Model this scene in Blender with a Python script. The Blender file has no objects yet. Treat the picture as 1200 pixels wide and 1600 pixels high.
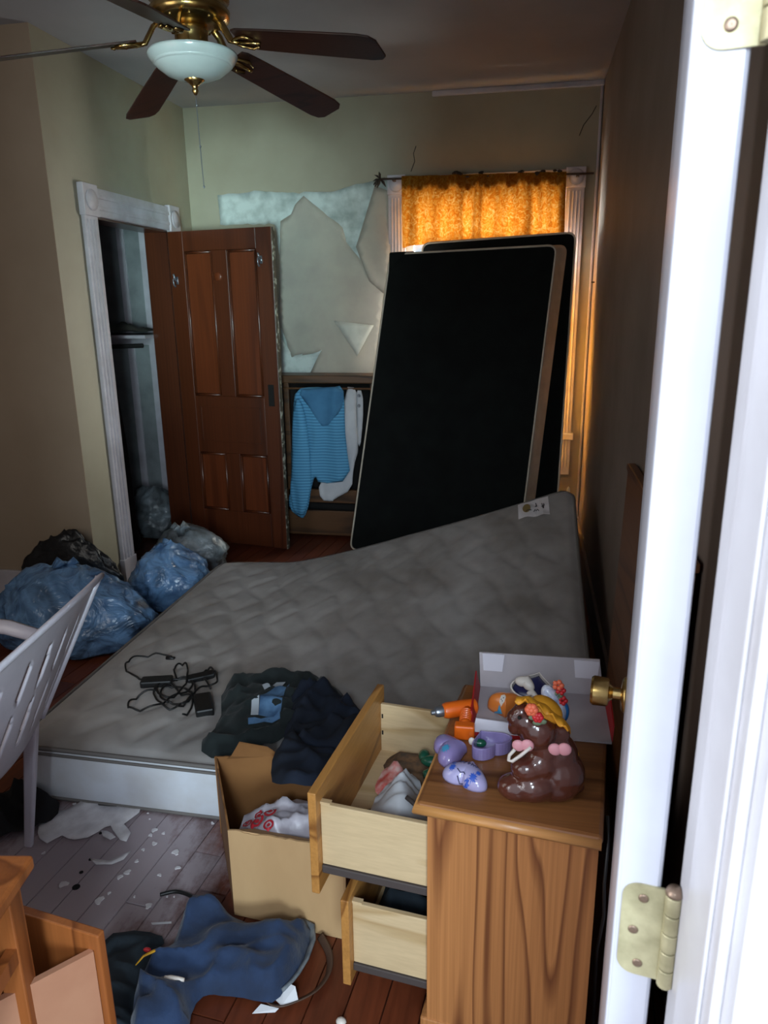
import bpy, bmesh, math, random
from mathutils import Vector, Matrix, noise, Quaternion
from mathutils.geometry import delaunay_2d_cdt
random.seed(7)
sc = bpy.context.scene
V = Vector
# ------------------------------------------------------------------ camera
F = 1155.0; CH = 1.52
_p, _r, _y = math.radians(15.7), math.radians(-0.76), math.radians(11.1)
FW = V((-math.sin(_y)*math.cos(_p), math.cos(_y)*math.cos(_p), -math.sin(_p)))
_r0 = V((math.cos(_y), math.sin(_y), 0)); _u0 = _r0.cross(FW)
RT = _r0*math.cos(_r) + _u0*math.sin(_r); UP = _u0*math.cos(_r) - _r0*math.sin(_r)
CAM = V((0, 0, CH))
cd = bpy.data.cameras.new('camera'); co = bpy.data.objects.new('camera', cd); sc.collection.objects.link(co)
cd.sensor_width = 36; cd.lens = F/1600*36; cd.clip_start = 0.02
M = Matrix((RT, UP, -FW)).transposed().to_4x4(); M.translation = CAM; co.matrix_world = M
cd.dof.use_dof = True; cd.dof.focus_distance = 1.9; cd.dof.aperture_fstop = 11
sc.camera = co
# ------------------------------------------------------------------ world, lights, exposure
w = bpy.data.worlds.new('world'); sc.world = w; w.use_nodes = True
bg = w.node_tree.nodes['Background']; bg.inputs[0].default_value = (0.80, 0.88, 1.0, 1); bg.inputs[1].default_value = 1.1
def area(name, loc, target, sx, sy, power, col, spread=180):
    l = bpy.data.lights.new(name, 'AREA'); l.shape = 'RECTANGLE'; l.size = sx; l.size_y = sy
    l.energy = power; l.color = col; l.spread = math.radians(spread)
    o = bpy.data.objects.new(name, l); sc.collection.objects.link(o); o.location = loc
    o.rotation_euler = (V(target)-V(loc)).to_track_quat('-Z', 'Y').to_euler(); return o
area('hall_window_light', (0.95, -2.9, 1.35), (-0.9, 4.5, 1.4), 0.7, 1.2, 105, (0.72, 0.90, 1.0), 180)
area('hall_slit_light', (0.22, -1.8, 1.25), (-2.2, 4.8, 2.05), 0.3, 1.0, 6.5, (0.66, 0.96, 0.96), 24)
area('hall_high_fill', (0.1, -1.5, 2.35), (-1.05, 2.0, 0.3), 0.5, 0.5, 38, (0.74, 0.88, 1.0), 160)  # added fill from above, brightens the floor, chair and mattress front
area('hall_side_fill', (-1.7, -0.35, 1.5), (0.14, 0.48, 1.3), 0.7, 1.6, 26, (0.93, 0.95, 1.0), 150)  # added fill that brightens the jamb reveal
area('front_wall_fill', (-2.0, 0.62, 1.55), (-0.9, 4.2, 1.35), 1.2, 1.3, 13.5, (1.0, 0.96, 0.90), 170)  # added soft fill for the dim interior, no window modelled here
area('daylight_outside_window', (-0.3, 5.7, 1.6), (-0.3, 4.8, 1.5), 1.7, 2.2, 950, (1.0, 0.95, 0.88), 180)
sc.view_settings.view_transform = 'Standard'; sc.view_settings.look = 'None'
sc.view_settings.exposure = 0.0; sc.view_settings.gamma = 1.0
try: sc.view_settings.use_curve_mapping = False
except Exception: pass
try:
    sc.cycles.max_bounces = 8; sc.cycles.diffuse_bounces = 5; sc.cycles.use_denoising = True
    sc.cycles.sample_clamp_indirect = 4.0; sc.cycles.caustics_reflective = False; sc.cycles.caustics_refractive = False
except Exception: pass
# ------------------------------------------------------------------ measuring: photo pixel -> point on a known plane
def _ray(x, y): return FW + RT*((x-600)/F) - UP*((y-800)/F)
def aX(x, y, X): d = _ray(x, y); return CAM + d*((X)/d.x)
def aY(x, y, Y): d = _ray(x, y); return CAM + d*(Y/d.y)
def aZ(x, y, Z): d = _ray(x, y); return CAM + d*((Z-CH)/d.z)
# ------------------------------------------------------------------ materials
def lin(c): return tuple(((v/255)/12.92 if v/255 <= .04045 else ((v/255+.055)/1.055)**2.4) for v in c) + (1,)
class NT:
    def __init__(s, name):
        s.m = bpy.data.materials.new(name); s.m.use_nodes = True; s.t = s.m.node_tree
        s.b = s.t.nodes['Principled BSDF']; s.out = s.t.nodes['Material Output']
    def n(s, kind, **kw):
        nd = s.t.nodes.new(kind)
        for k, v in kw.items():
            if k.startswith('_'): setattr(nd, k[1:], v)
            else: nd.inputs[k.replace('_', ' ')].default_value = v
        return nd
    def l(s, a, b): s.t.links.new(a, b)
    def coord(s, scale=(1, 1, 1), rot=(0, 0, 0)):
        tc = s.n('ShaderNodeTexCoord'); mp = s.n('ShaderNodeMapping')
        mp.inputs['Scale'].default_value = scale; mp.inputs['Rotation'].default_value = rot
        s.l(tc.outputs['Object'], mp.inputs[0]); return mp.outputs[0]
    def mix(s, fac, a, b):
        m = s.n('ShaderNodeMix', _data_type='RGBA')
        for sock, v in ((m.inputs[0], fac), (m.inputs[6], a), (m.inputs[7], b)):
            if isinstance(v, (tuple, float, int)): sock.default_value = v
            else: s.l(v, sock)
        return m.outputs[2]
    def ramp(s, fac, stops):
        r = s.n('ShaderNodeValToRGB'); e = r.color_ramp.elements
        while len(e) < len(stops): e.new(0.5)
        for k, (p, c) in enumerate(stops):
            e[k].position = p; e[k].color = c if len(c) == 4 else (*c, 1)
        s.l(fac, r.inputs[0]); return r.outputs[0]
    def noise(s, vec, scale, detail=4, rough=.55, dist=0):
        n = s.n('ShaderNodeTexNoise', Scale=scale, Detail=detail, Roughness=rough, Distortion=dist)
        s.l(vec, n.inputs['Vector']); return n.outputs['Fac']
    def bump(s, h, strength=.3, dist=.01):
        b = s.n('ShaderNodeBump', Strength=strength, Distance=dist); s.l(h, b.inputs['Height'])
        s.l(b.outputs[0], s.b.inputs['Normal'])
    def col(s, c):
        if isinstance(c, tuple): s.b.inputs['Base Color'].default_value = c
        else: s.l(c, s.b.inputs['Base Color'])
def mat(name, c, rough=.6, c2=None, scale=8, metal=0, bump=0, bscale=60, bdist=.004, sharp=(.35, .65), sheen=0, coat=0, stretch=(1, 1, 1), spec=None):
    t = NT(name); t.b.inputs['Roughness'].default_value = rough; t.b.inputs['Metallic'].default_value = metal
    vec = t.coord(stretch)
    if c2: t.col(t.ramp(t.noise(vec, scale, 5), [(sharp[0], lin(c)), (sharp[1], lin(c2))]))
    else: t.col(t.mix(t.noise(vec, scale, 3), lin(c), tuple(x*.86 for x in lin(c)[:3])+(1,)))
    if bump: t.bump(t.noise(vec, bscale, 4), bump, bdist)
    if sheen: t.b.inputs['Sheen Weight'].default_value = sheen
    if coat: t.b.inputs['Coat Weight'].default_value = coat; t.b.inputs['Coat Roughness'].default_value = .12
    if spec is not None: t.b.inputs['Specular IOR Level'].default_value = spec
    return t.m
def wood(name, c1, c2, axis='Z', scale=5, bands=9, rough=.45, stretch=.12, fine=.35, coat=0):
    t = NT(name); t.b.inputs['Roughness'].default_value = rough
    s = {'X': (stretch, 1, 1), 'Y': (1, stretch, 1), 'Z': (1, 1, stretch)}[axis]
    v = t.coord(s); n = t.noise(v, scale, 2, .45, .25)
    m1 = t.n('ShaderNodeMath', _operation='MULTIPLY'); t.l(n, m1.inputs[0]); m1.inputs[1].default_value = bands
    fr = t.n('ShaderNodeMath', _operation='FRACT'); t.l(m1.outputs[0], fr.inputs[0])
    band = t.ramp(fr.outputs[0], [(0, (0, 0, 0)), (.62, (.12, .12, .12)), (.9, (1, 1, 1)), (1, (.1, .1, .1))])
    s2 = tuple(x if x == 1 else x*.12 for x in s)
    f = t.noise(t.coord(s2), scale*28, 3)
    base = t.mix(band, lin(c1), lin(c2))
    dark = t.n('ShaderNodeMix', _data_type='RGBA', _blend_type='MULTIPLY'); dark.inputs[0].default_value = fine
    t.l(base, dark.inputs[6]); t.l(t.ramp(f, [(.3, (.45, .4, .36)), (.7, (1, 1, 1))]), dark.inputs[7])
    t.col(dark.outputs[2]); t.bump(f, .12, .002)
    if coat: t.b.inputs['Coat Weight'].default_value = coat; t.b.inputs['Coat Roughness'].default_value = .2
    return t.m
m_wall = mat('beige_paint', (164, 158, 138), .6, (148, 140, 120), 1.3, bump=.12, bscale=14, bdist=.01)
m_wallR = mat('taupe_gloss_paint', (146, 130, 120), .62, (124, 110, 100), 1.7, spec=.25, bump=.1, bscale=9, bdist=.012)
m_wallL = mat('tan_paint', (160, 142, 122), .6, (146, 128, 108), 1.4, bump=.08, bscale=10)
m_ceil = mat('ceiling_paint', (176, 176, 180), .7, (158, 158, 164), 1.1, bump=.1, bscale=10)
m_white = mat('white_gloss_trim', (226, 226, 232), .28, (206, 204, 208), 5, bump=.06, bscale=25)
m_doorwhite = mat('white_door_paint', (196, 198, 208), .3, (184, 184, 194), 5, bump=.06, bscale=25)
m_lilac = mat('white_trim_aged', (200, 196, 204), .4, (176, 170, 176), 6, bump=.1, bscale=40)
m_plaster = mat('bare_plaster', (198, 208, 204), .85, (150, 160, 156), 9, bump=.3, bscale=30, sharp=(.42, .7))
m_paper = mat('old_wallpaper', (172, 167, 154), .8, (156, 149, 140), 3.5, bump=.15, bscale=20)
m_paperback = mat('wallpaper_backing', (206, 206, 196), .85, (186, 186, 176), 8, bump=.2, bscale=40)
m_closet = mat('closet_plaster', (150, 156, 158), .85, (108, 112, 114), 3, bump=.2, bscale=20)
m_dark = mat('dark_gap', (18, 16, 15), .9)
m_brass = mat('brass', (212, 182, 120), .26, (170, 134, 74), 20, metal=1)
m_hinge = mat('worn_brass_plate', (206, 198, 160), .5, (164, 156, 122), 26, metal=.45, bump=.15, bscale=90)
m_glass = mat('frosted_bowl_glass', (196, 206, 204), .25, (180, 190, 190), 4, coat=.4)
m_blade = wood('fan_blade_wood', (58, 30, 22), (36, 18, 14), 'X', 6, 6, .4)
m_doorw = wood('dark_red_door_wood', (86, 42, 22), (64, 29, 15), 'Z', 5, 3, .34, .06, .5, coat=.3)
m_doorp = wood('red_door_panel_wood', (104, 50, 25), (82, 38, 19), 'Z', 6, 3, .34, .06, .5, coat=.3)
m_cab = wood('brown_cabinet_wood', (96, 64, 36), (56, 36, 20), 'X', 6, 6, .45)
m_oak = wood('oak_veneer', (190, 128, 76), (122, 72, 40), 'Z', 5.5, 14, .42, .085, .5)
m_oaktop = wood('oak_top_worn', (150, 98, 56), (104, 62, 34), 'X', 5, 7, .34, .12, .4)
m_oakedge = wood('oak_edge', (206, 146, 84), (160, 100, 52), 'X', 5, 5, .35, .12, .3)
m_oakfront = wood('oak_drawer_front', (190, 134, 70), (132, 84, 40), 'Y', 5, 8, .4, .1, .35)
m_maple = wood('pale_drawer_wood', (210, 184, 144), (186, 156, 112), 'X', 6, 5, .5, .08, .2)
m_deskw = wood('orange_desk_wood', (168, 98, 50), (122, 66, 32), 'Z', 5, 6, .4, .1, .3)
m_deskin = mat('pinkish_drawer_side', (186, 134, 104), .6, (170, 116, 88), 5)
m_head = wood('headboard_wood', (136, 90, 58), (100, 62, 40), 'Y', 5, 5, .4)
m_runner = mat('grey_plastic_runner', (74, 66, 64), .5)
m_ticking = mat('dirty_ticking', (168, 163, 160), .85, (132, 124, 118), 3.2, bump=.25, bscale=260, bdist=.001, sheen=.15)
m_border = mat('mattress_border', (224, 228, 236), .75, (208, 206, 206), 5, bump=.15, bscale=160, bdist=.001)
m_piping = mat('grey_piping', (120, 114, 110), .7)
m_black = mat('black_dust_cover', (15, 17, 17), .9, (20, 24, 23), 8, bump=.1, bscale=300, bdist=.001, spec=.2)
m_band = mat('box_spring_band', (222, 212, 194), .75, (200, 188, 168), 8)
m_chair = mat('white_garden_plastic', (206, 200, 210), .38, (190, 184, 194), 6)
m_card = mat('cardboard', (206, 168, 122), .8, (188, 150, 106), 4, bump=.1, bscale=50, stretch=(1, 1, .4))
m_cardin = mat('cardboard_inside', (152, 104, 58), .85, (130, 86, 46), 5)
m_bag = NT('blue_bag_plastic')
_v = m_bag.coord(); m_bag.col(m_bag.ramp(m_bag.noise(_v, 4, 3, .5, 1.5), [(.3, lin((58, 86, 122))), (.52, lin((108, 146, 188))), (.7, lin((46, 60, 78)))]))
m_bag.b.inputs['Roughness'].default_value = .22; m_bag.bump(m_bag.noise(_v, 8, 3, .5, 2.5), .7, .03)
m_bag = m_bag.m
m_bag2 = mat('clear_grey_plastic', (134, 144, 150), .3, (76, 80, 82), 9, bump=.7, bscale=24, bdist=.014)
m_bagk = mat('black_bag_plastic', (16, 17, 20), .35, (30, 32, 36), 9, bump=.6, bscale=24, bdist=.012)
m_denim = mat('blue_denim', (32, 56, 92), .85, (21, 37, 62), 7, bump=.6, bscale=36, bdist=.006, sheen=.2)
m_teal = mat('dark_teal_cloth', (44, 56, 66), .9, (30, 40, 48), 8, bump=.3, bscale=300, bdist=.001)
m_tee = mat('dark_green_cloth', (28, 38, 38), .9, (20, 27, 28), 7, bump=.3, bscale=300, bdist=.001, sheen=.1)
m_navy = mat('navy_cloth', (16, 20, 30), .92, (20, 30, 48), 5, bump=.3, bscale=300, bdist=.001)
m_blackcloth = mat('black_cloth', (16, 15, 17), .95, (22, 20, 22), 9, bump=.3, bscale=200)
m_print = mat('blue_shirt_print', (96, 134, 172), .8, (60, 92, 130), 18)
m_printw = mat('white_shirt_print', (196, 204, 212), .8)
m_rubber = mat('black_rubber', (18, 18, 19), .45)
m_flake = mat('plaster_flake', (232, 228, 230), .85, (206, 200, 202), 20, bump=.2, bscale=60)
m_paperw = mat('white_paper', (224, 224, 228), .7)
m_orange = mat('orange_plastic', (238, 106, 22), .38, coat=.2)
m_lav = mat('lavender_ceramic', (150, 136, 186), .24, (138, 122, 172), 14, coat=.5)
m_lavin = mat('lavender_inside', (132, 118, 172), .4)
m_choc = mat('chocolate_glaze', (92, 48, 36), .16, (74, 36, 28), 12, coat=.8, bump=.1, bscale=30)
m_bonnet = mat('yellow_bonnet', (232, 164, 46), .5, (214, 140, 30), 20, bump=.2, bscale=60)
m_pink = mat('pink_bow', (226, 158, 166), .5)
m_cream = mat('cream_glaze', (226, 216, 206), .4)
m_redpaint = mat('red_paint', (206, 44, 50), .4)
m_coral = mat('coral_paint', (240, 116, 80), .45)
m_leaf = mat('sage_leaf', (112, 128, 100), .5)
m_gift = mat('grey_carton', (188, 180, 184), .75, (174, 166, 170), 6)
m_giftw = mat('white_carton', (222, 218, 228), .7)
m_giftr = mat('red_carton', (176, 24, 30), .6)
m_pumpkin = mat('orange_glaze', (228, 132, 60), .3, (214, 116, 44), 14, coat=.4)
m_blue = mat('blue_glaze', (44, 120, 190), .3, coat=.4)
m_navyglaze = mat('navy_glaze', (40, 40, 84), .25, coat=.5)
m_green = mat('green_glass', (30, 92, 70), .25, coat=.4)
m_yellow = mat('yellow_plastic', (236, 176, 40), .4)
m_steel = mat('grey_steel', (150, 154, 162), .3, metal=.8)
m_rod = mat('rusty_rod', (70, 52, 40), .6)
m_bloom = mat('dried_bloom', (60, 50, 42), .9)
m_screw = mat('screw_head', (146, 124, 106), .4, metal=.6)
def mk_floor():
    t = NT('old_floor_boards'); t.b.inputs['Roughness'].default_value = .42
    oi = t.n('ShaderNodeObjectInfo')
    base = t.ramp(oi.outputs['Random'], [(0, lin((96, 46, 28))), (.5, lin((116, 58, 34))), (1, lin((84, 42, 30)))])
    geo = t.n('ShaderNodeNewGeometry'); P = geo.outputs['Position']
    mp = t.n('ShaderNodeMapping'); mp.inputs['Scale'].default_value = (1, .1, 1); t.l(P, mp.inputs[0])
    g = t.noise(mp.outputs[0], 60, 4)
    c = t.n('ShaderNodeMix', _data_type='RGBA', _blend_type='MULTIPLY'); c.inputs[0].default_value = .6
    t.l(base, c.inputs[6]); t.l(t.ramp(g, [(.3, (.4, .36, .34)), (.7, (1.1, 1.05, 1))]), c.inputs[7])
    # dust and old paint spilt round the fallen plaster
    d = t.n('ShaderNodeVectorMath', _operation='DISTANCE'); t.l(P, d.inputs[0]); d.inputs[1].default_value = (-1.16, 1.52, 0)
    mr = t.n('ShaderNodeMapRange'); t.l(d.outputs['Value'], mr.inputs[0])
    mr.inputs[1].default_value = .15; mr.inputs[2].default_value = .62; mr.inputs[3].default_value = .95; mr.inputs[4].default_value = .0
    n = t.noise(P, 9, 6, .7); mp2 = t.n('ShaderNodeMapping'); mp2.inputs['Scale'].default_value = (1, .3, 1); t.l(P, mp2.inputs[0])
    n2 = t.noise(mp2.outputs[0], 24, 5, .7)
    s = t.n('ShaderNodeMath', _operation='ADD'); t.l(n, s.inputs[0]); t.l(n2, s.inputs[1])
    s2 = t.n('ShaderNodeMath', _operation='MULTIPLY'); t.l(s.outputs[0], s2.inputs[0]); t.l(mr.outputs[0], s2.inputs[1])
    f = t.ramp(s2.outputs[0], [(.40, (0, 0, 0)), (.72, (.8, .8, .8))])
    t.col(t.mix(f, c.outputs[2], lin((186, 174, 180)))); t.bump(g, .15, .002); return t.m
m_floor = mk_floor()
def mk_stripe():
    t = NT('striped_blue_knit'); t.b.inputs['Roughness'].default_value = .85
    tc = t.coord((1, 1, 1)); sx = t.n('ShaderNodeSeparateXYZ'); t.l(tc, sx.inputs[0])
    m = t.n('ShaderNodeMath', _operation='MULTIPLY'); t.l(sx.outputs['Z'], m.inputs[0]); m.inputs[1].default_value = 330
    s = t.n('ShaderNodeMath', _operation='SINE'); t.l(m.outputs[0], s.inputs[0])
    t.col(t.ramp(s.outputs[0], [(.1, lin((72, 136, 178))), (.8, lin((104, 176, 214)))])); return t.m
m_stripe = mk_stripe()
m_bluecloth = mat('plain_blue_knit', (70, 126, 166), .85, (60, 112, 150), 10)
m_whitecloth = mat('white_cloth', (206, 208, 212), .85, (190, 192, 198), 8)
def mk_curtain(name, dark):
    t = NT(name); v = t.coord()
    vo = t.n('ShaderNodeTexVoronoi', Scale=26, _feature='SMOOTH_F1'); mp = t.noise(v, 9, 3); t.l(v, vo.inputs['Vector'])
    n = t.noise(v, 30, 3, .6, 2.5)
    c = t.ramp(n, [(.38, lin((196, 112, 22))), (.52, lin((236, 168, 58))), (.66, lin((255, 214, 120)))])
    c0 = t.mix(.5, c, lin((216, 140, 34)))
    tr = t.n('ShaderNodeBsdfTranslucent'); t.l(t.mix(dark, c, lin((44, 14, 1))), tr.inputs[0]); df = t.n('ShaderNodeBsdfDiffuse'); t.l(c0, df.inputs[0])
    mx = t.n('ShaderNodeMixShader'); mx.inputs[0].default_value = .72; t.l(df.outputs[0], mx.inputs[1]); t.l(tr.outputs[0], mx.inputs[2])
    t.l(mx.outputs[0], t.out.inputs[0]); return t.m
m_curtain = mk_curtain('amber_lace', .955); m_filter = mk_curtain('amber_filter_cloth', .0)
def mk_pane():
    t = NT('window_glass'); tr = t.n('ShaderNodeBsdfTransparent'); tr.inputs[0].default_value = (.93, .95, .94, 1)
    gl = t.n('ShaderNodeBsdfGlossy'); gl.inputs['Roughness'].default_value = .05; mx = t.n('ShaderNodeMixShader'); mx.inputs[0].default_value = .08
    t.l(tr.outputs[0], mx.inputs[1]); t.l(gl.outputs[0], mx.inputs[2]); t.l(mx.outputs[0], t.out.inputs[0]); return t.m
m_pane = mk_pane()
# ------------------------------------------------------------------ geometry helpers
OFF = {}
class G:
    def __init__(s): s.v = []; s.f = []
    def add(s, vs, fs):
        k = len(s.v); s.v += [V(p) for p in vs]; s.f += [tuple(i+k for i in f) for f in fs]; return s
    def hexa(s, q):     # 8 corners: bottom 4, top 4
        return s.add(q, [(3, 2, 1, 0), (4, 5, 6, 7), (0, 1, 5, 4), (1, 2, 6, 5), (2, 3, 7, 6), (3, 0, 4, 7)])
    def box(s, a, b):
        x0, y0, z0 = a; x1, y1, z1 = b
        return s.hexa([(x0, y0, z0), (x1, y0, z0), (x1, y1, z0), (x0, y1, z0), (x0, y0, z1), (x1, y0, z1), (x1, y1, z1), (x0, y1, z1)])
    def obox(s, o, ax, ay, az, a, b):   # box in an oblique frame
        o = V(o); ax = V(ax); ay = V(ay); az = V(az)
        P = lambda x, y, z: o+ax*x+ay*y+az*z
        x0, y0, z0 = a; x1, y1, z1 = b
        return s.hexa([P(x0, y0, z0), P(x1, y0, z0), P(x1, y1, z0), P(x0, y1, z0), P(x0, y0, z1), P(x1, y0, z1), P(x1, y1, z1), P(x0, y1, z1)])
    def prism(s, poly, off):
        n = len(poly); off = V(off); p = [V(q) for q in poly]
        nrm = sum(((p[i]).cross(p[(i+1) % n]) for i in range(n)), V((0, 0, 0)))
        if nrm.dot(off) < 0: p = p[::-1]
        return s.add(p+[q+off for q in p], [tuple(range(n-1, -1, -1)), tuple(range(n, 2*n))]+[(i, (i+1) % n, n+(i+1) % n, n+i) for i in range(n)])
    def tube(s, pts, r, n=8, closed=False, flat=1.0):
        p = [V(q) for q in pts]; k = len(p); rr = r if isinstance(r, (list, tuple)) else [r]*k
        vs = []; up = None
        for i in range(k):
            a = p[(i-1) % k] if closed or i > 0 else p[i]; b = p[(i+1) % k] if closed or i < k-1 else p[i]
            t = (b-a).normalized() if (b-a).length > 1e-9 else V((0, 0, 1))
            if up is None: up = t.orthogonal().normalized()
            up = (up-t*up.dot(t)); up = up.normalized() if up.length > 1e-6 else t.orthogonal().normalized()
            sd = t.cross(up)
            for j in range(n):
                an = 2*math.pi*j/n; vs.append(p[i]+up*(math.cos(an)*rr[i])+sd*(math.sin(an)*rr[i]*flat))
        fs = []
        for i in range(k if closed else k-1):
            for j in range(n):
                a0 = i*n+j; a1 = i*n+(j+1) % n; b0 = ((i+1) % k)*n+j; b1 = ((i+1) % k)*n+(j+1) % n
                fs.append((a0, a1, b1, b0))
        if not closed: fs += [tuple(range(n-1, -1, -1)), tuple(range((k-1)*n, k*n))]
        return s.add(vs, fs)
    def lathe(s, prof, n=24, M=None):
        vs = []; k = len(prof)
        for r, z in prof:
            for j in range(n):
                a = 2*math.pi*j/n; vs.append(V((max(r, 1e-5)*math.cos(a), max(r, 1e-5)*math.sin(a), z)))
        if M is not None: vs = [M @ q for q in vs]
        fs = [(i*n+j, i*n+(j+1) % n, (i+1)*n+(j+1) % n, (i+1)*n+j) for i in range(k-1) for j in range(n)]
        fs += [tuple(range(n-1, -1, -1)), tuple(range((k-1)*n, k*n))]
        return s.add(vs, fs)
    def ell(s, c, r, M=None, n=16, m=10):
        prof = [(math.sin(math.pi*i/m), -math.cos(math.pi*i/m)) for i in range(m+1)]
        r = V(r) if not isinstance(r, (int, float)) else V((r, r, r))
        T = Matrix.Translation(V(c)) @ (M or Matrix()) @ Matrix.Diagonal((*r, 1))
        return s.lathe(prof, n, T)
    def grid(s, fn, nu, nv, keep=None):
        k = len(s.v)
        for j in range(nv+1):
            for i in range(nu+1): s.v.append(V(fn(i/nu, j/nv)))
        for j in range(nv):
            for i in range(nu):
                if keep and not keep((i+.5)/nu, (j+.5)/nv): continue
                a = k+j*(nu+1)+i; s.f.append((a, a+1, a+nu+2, a+nu+1))
        return s
def base_of(vs):
    xs = [p.x for p in vs]; ys = [p.y for p in vs]; return V(((min(xs)+max(xs))/2, (min(ys)+max(ys))/2, min(p.z for p in vs)))
def build(name, g, m, parent=None, smooth=False, label=None, cat=None, group=None, kind=None, bevel=0, mods=(), merge=False, fixn=True):
    off = OFF[parent.name] if parent is not None else base_of(g.v)
    me = bpy.data.meshes.new(name); me.from_pydata([p-off for p in g.v], [], g.f); me.update()
    if merge or fixn:
        bm = bmesh.new(); bm.from_mesh(me)
        if merge: bmesh.ops.remove_doubles(bm, verts=bm.verts, dist=1e-4)
        if fixn: bmesh.ops.recalc_face_normals(bm, faces=bm.faces)
        bm.to_mesh(me); bm.free()
    o = bpy.data.objects.new(name, me); sc.collection.objects.link(o); OFF[o.name] = off
    me.materials.append(m)
    if smooth: me.polygons.foreach_set('use_smooth', [True]*len(me.polygons))
    if parent is not None: o.parent = parent
    else: o.location = off
    if bevel:
        b = o.modifiers.new('bevel', 'BEVEL'); b.width = bevel; b.segments = 2; b.limit_method = 'ANGLE'
    for k, kw in mods:
        md = o.modifiers.new(k.lower(), k)
        for a, v in kw.items(): setattr(md, a, v)
    tag(o, label, cat, group, kind); return o
def tag(o, label=None, cat=None, group=None, kind=None):
    for k, v in (('label', label), ('category', cat), ('group', group), ('kind', kind)):
        if v: o[k] = v
def thing(name, loc, label, cat, group=None, kind=None):
    o = bpy.data.objects.new(name, None); sc.collection.objects.link(o); o.location = loc; o.empty_display_size = .05
    OFF[o.name] = V(loc); tag(o, label, cat, group, kind); return o
SUB1 = ('SUBSURF', dict(levels=1, render_levels=1)); SUB2 = ('SUBSURF', dict(levels=2, render_levels=2))
def SOL(t, off=-1): return ('SOLIDIFY', dict(thickness=t, offset=off))
def sstep(a, b, x):
    t = min(1, max(0, (x-a)/(b-a))); return t*t*(3-2*t)
def fbm(x, y, z=0.0, o=4): return noise.fractal(V((x, y, z)), 1.0, 2.0, o)
def ridge(x, y, z=0.0): return 1-abs(noise.noise(V((x, y, z))))*2
def inpoly(x, y, P):
    r = False; n = len(P); j = n-1
    for i in range(n):
        if (P[i][1] > y) != (P[j][1] > y) and x < (P[j][0]-P[i][0])*(y-P[i][1])/(P[j][1]-P[i][1])+P[i][0]: r = not r
        j = i
    return r
def edist(x, y, P):
    best = 1e9; n = len(P)
    for i in range(n):
        ax, ay = P[i]; bx, by = P[(i+1) % n]; dx, dy = bx-ax, by-ay; L = dx*dx+dy*dy or 1e-12
        t = min(1, max(0, ((x-ax)*dx+(y-ay)*dy)/L)); best = min(best, (x-ax-t*dx)**2+(y-ay-t*dy)**2)
    return math.sqrt(best)
def smoothpoly(P, it=1):
    for _ in range(it):
        Q = []
        for i in range(len(P)):
            a = P[i]; b = P[(i+1) % len(P)]
            Q += [(a[0]*.75+b[0]*.25, a[1]*.75+b[1]*.25), (a[0]*.25+b[0]*.75, a[1]*.25+b[1]*.75)]
        P = Q
    return P
def patch(P, cell, place, g=None):
    """triangulated sheet over the 2D outline P; place(u, v, edge distance) gives the 3D point"""
    g = g or G(); B = []
    n = len(P)
    for i in range(n):
        a = P[i]; b = P[(i+1) % n]; L = math.hypot(b[0]-a[0], b[1]-a[1]); k = max(1, int(L/cell))
        B += [(a[0]+(b[0]-a[0])*t/k, a[1]+(b[1]-a[1])*t/k) for t in range(k)]
    pts = list(B); x0 = min(p[0] for p in P); x1 = max(p[0] for p in P); y0 = min(p[1] for p in P); y1 = max(p[1] for p in P)
    j = 0; y = y0
    while y < y1:
        x = x0+(cell/2 if j % 2 else 0)
        while x < x1:
            if inpoly(x, y, P) and edist(x, y, P) > cell*.55: pts.append((x, y))
            x += cell
        y += cell*.87; j += 1
    nb = len(B); ed = [(i, (i+1) % nb) for i in range(nb)]
    vs, _, fs, *_ = delaunay_2d_cdt([V(p) for p in pts], ed, [], 1, 1e-6)
    return g.add([place(p.x, p.y, edist(p.x, p.y, P)) for p in vs], [tuple(f) for f in fs])
def xy(pts, z=0.0): return [tuple(aZ(x, y, z)[:2]) for x, y in pts]
def xz(pts, Y): return [(p.x, p.z) for p in (aY(x, y, Y) for x, y in pts)]
def heap(name, P, m, base, thick, fold=9, ang=0.0, stretch=.35, seed=0, cell=.014, edge=.03, smoothn=2, **kw):
    """crumpled cloth lying on base(x, y), with ridged folds running along the angle ang"""
    P = smoothpoly(P, smoothn); ca, sa = math.cos(ang), math.sin(ang)
    def pl(x, y, d):
        wx = .06*noise.noise(V((x*5, y*5, seed))); wy = .06*noise.noise(V((x*5, y*5, seed+9)))
        X, Y = x+wx, y+wy
        u = (X*ca+Y*sa)*fold*stretch; v = (-X*sa+Y*ca)*fold
        a = 1-abs(noise.noise(V((u, v, seed))))*2.2; b = 1-abs(noise.noise(V((v*1.1+4, u*3+v*.9, seed+5))))*2.2
        c = 1-abs(noise.noise(V((u*2.7, v*2.3, seed+2))))*2
        h = max(0, .16+.46*max(0, a)**1.6+.26*max(0, b)**2+.14*c+.25*noise.noise(V((x*5, y*5, seed+3))))
        return V((x, y, base(x, y)+.003+thick*h*(.25+.75*sstep(0, edge, d))))
    return build(name, patch(P, cell, pl), m, smooth=True, **kw)
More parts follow.
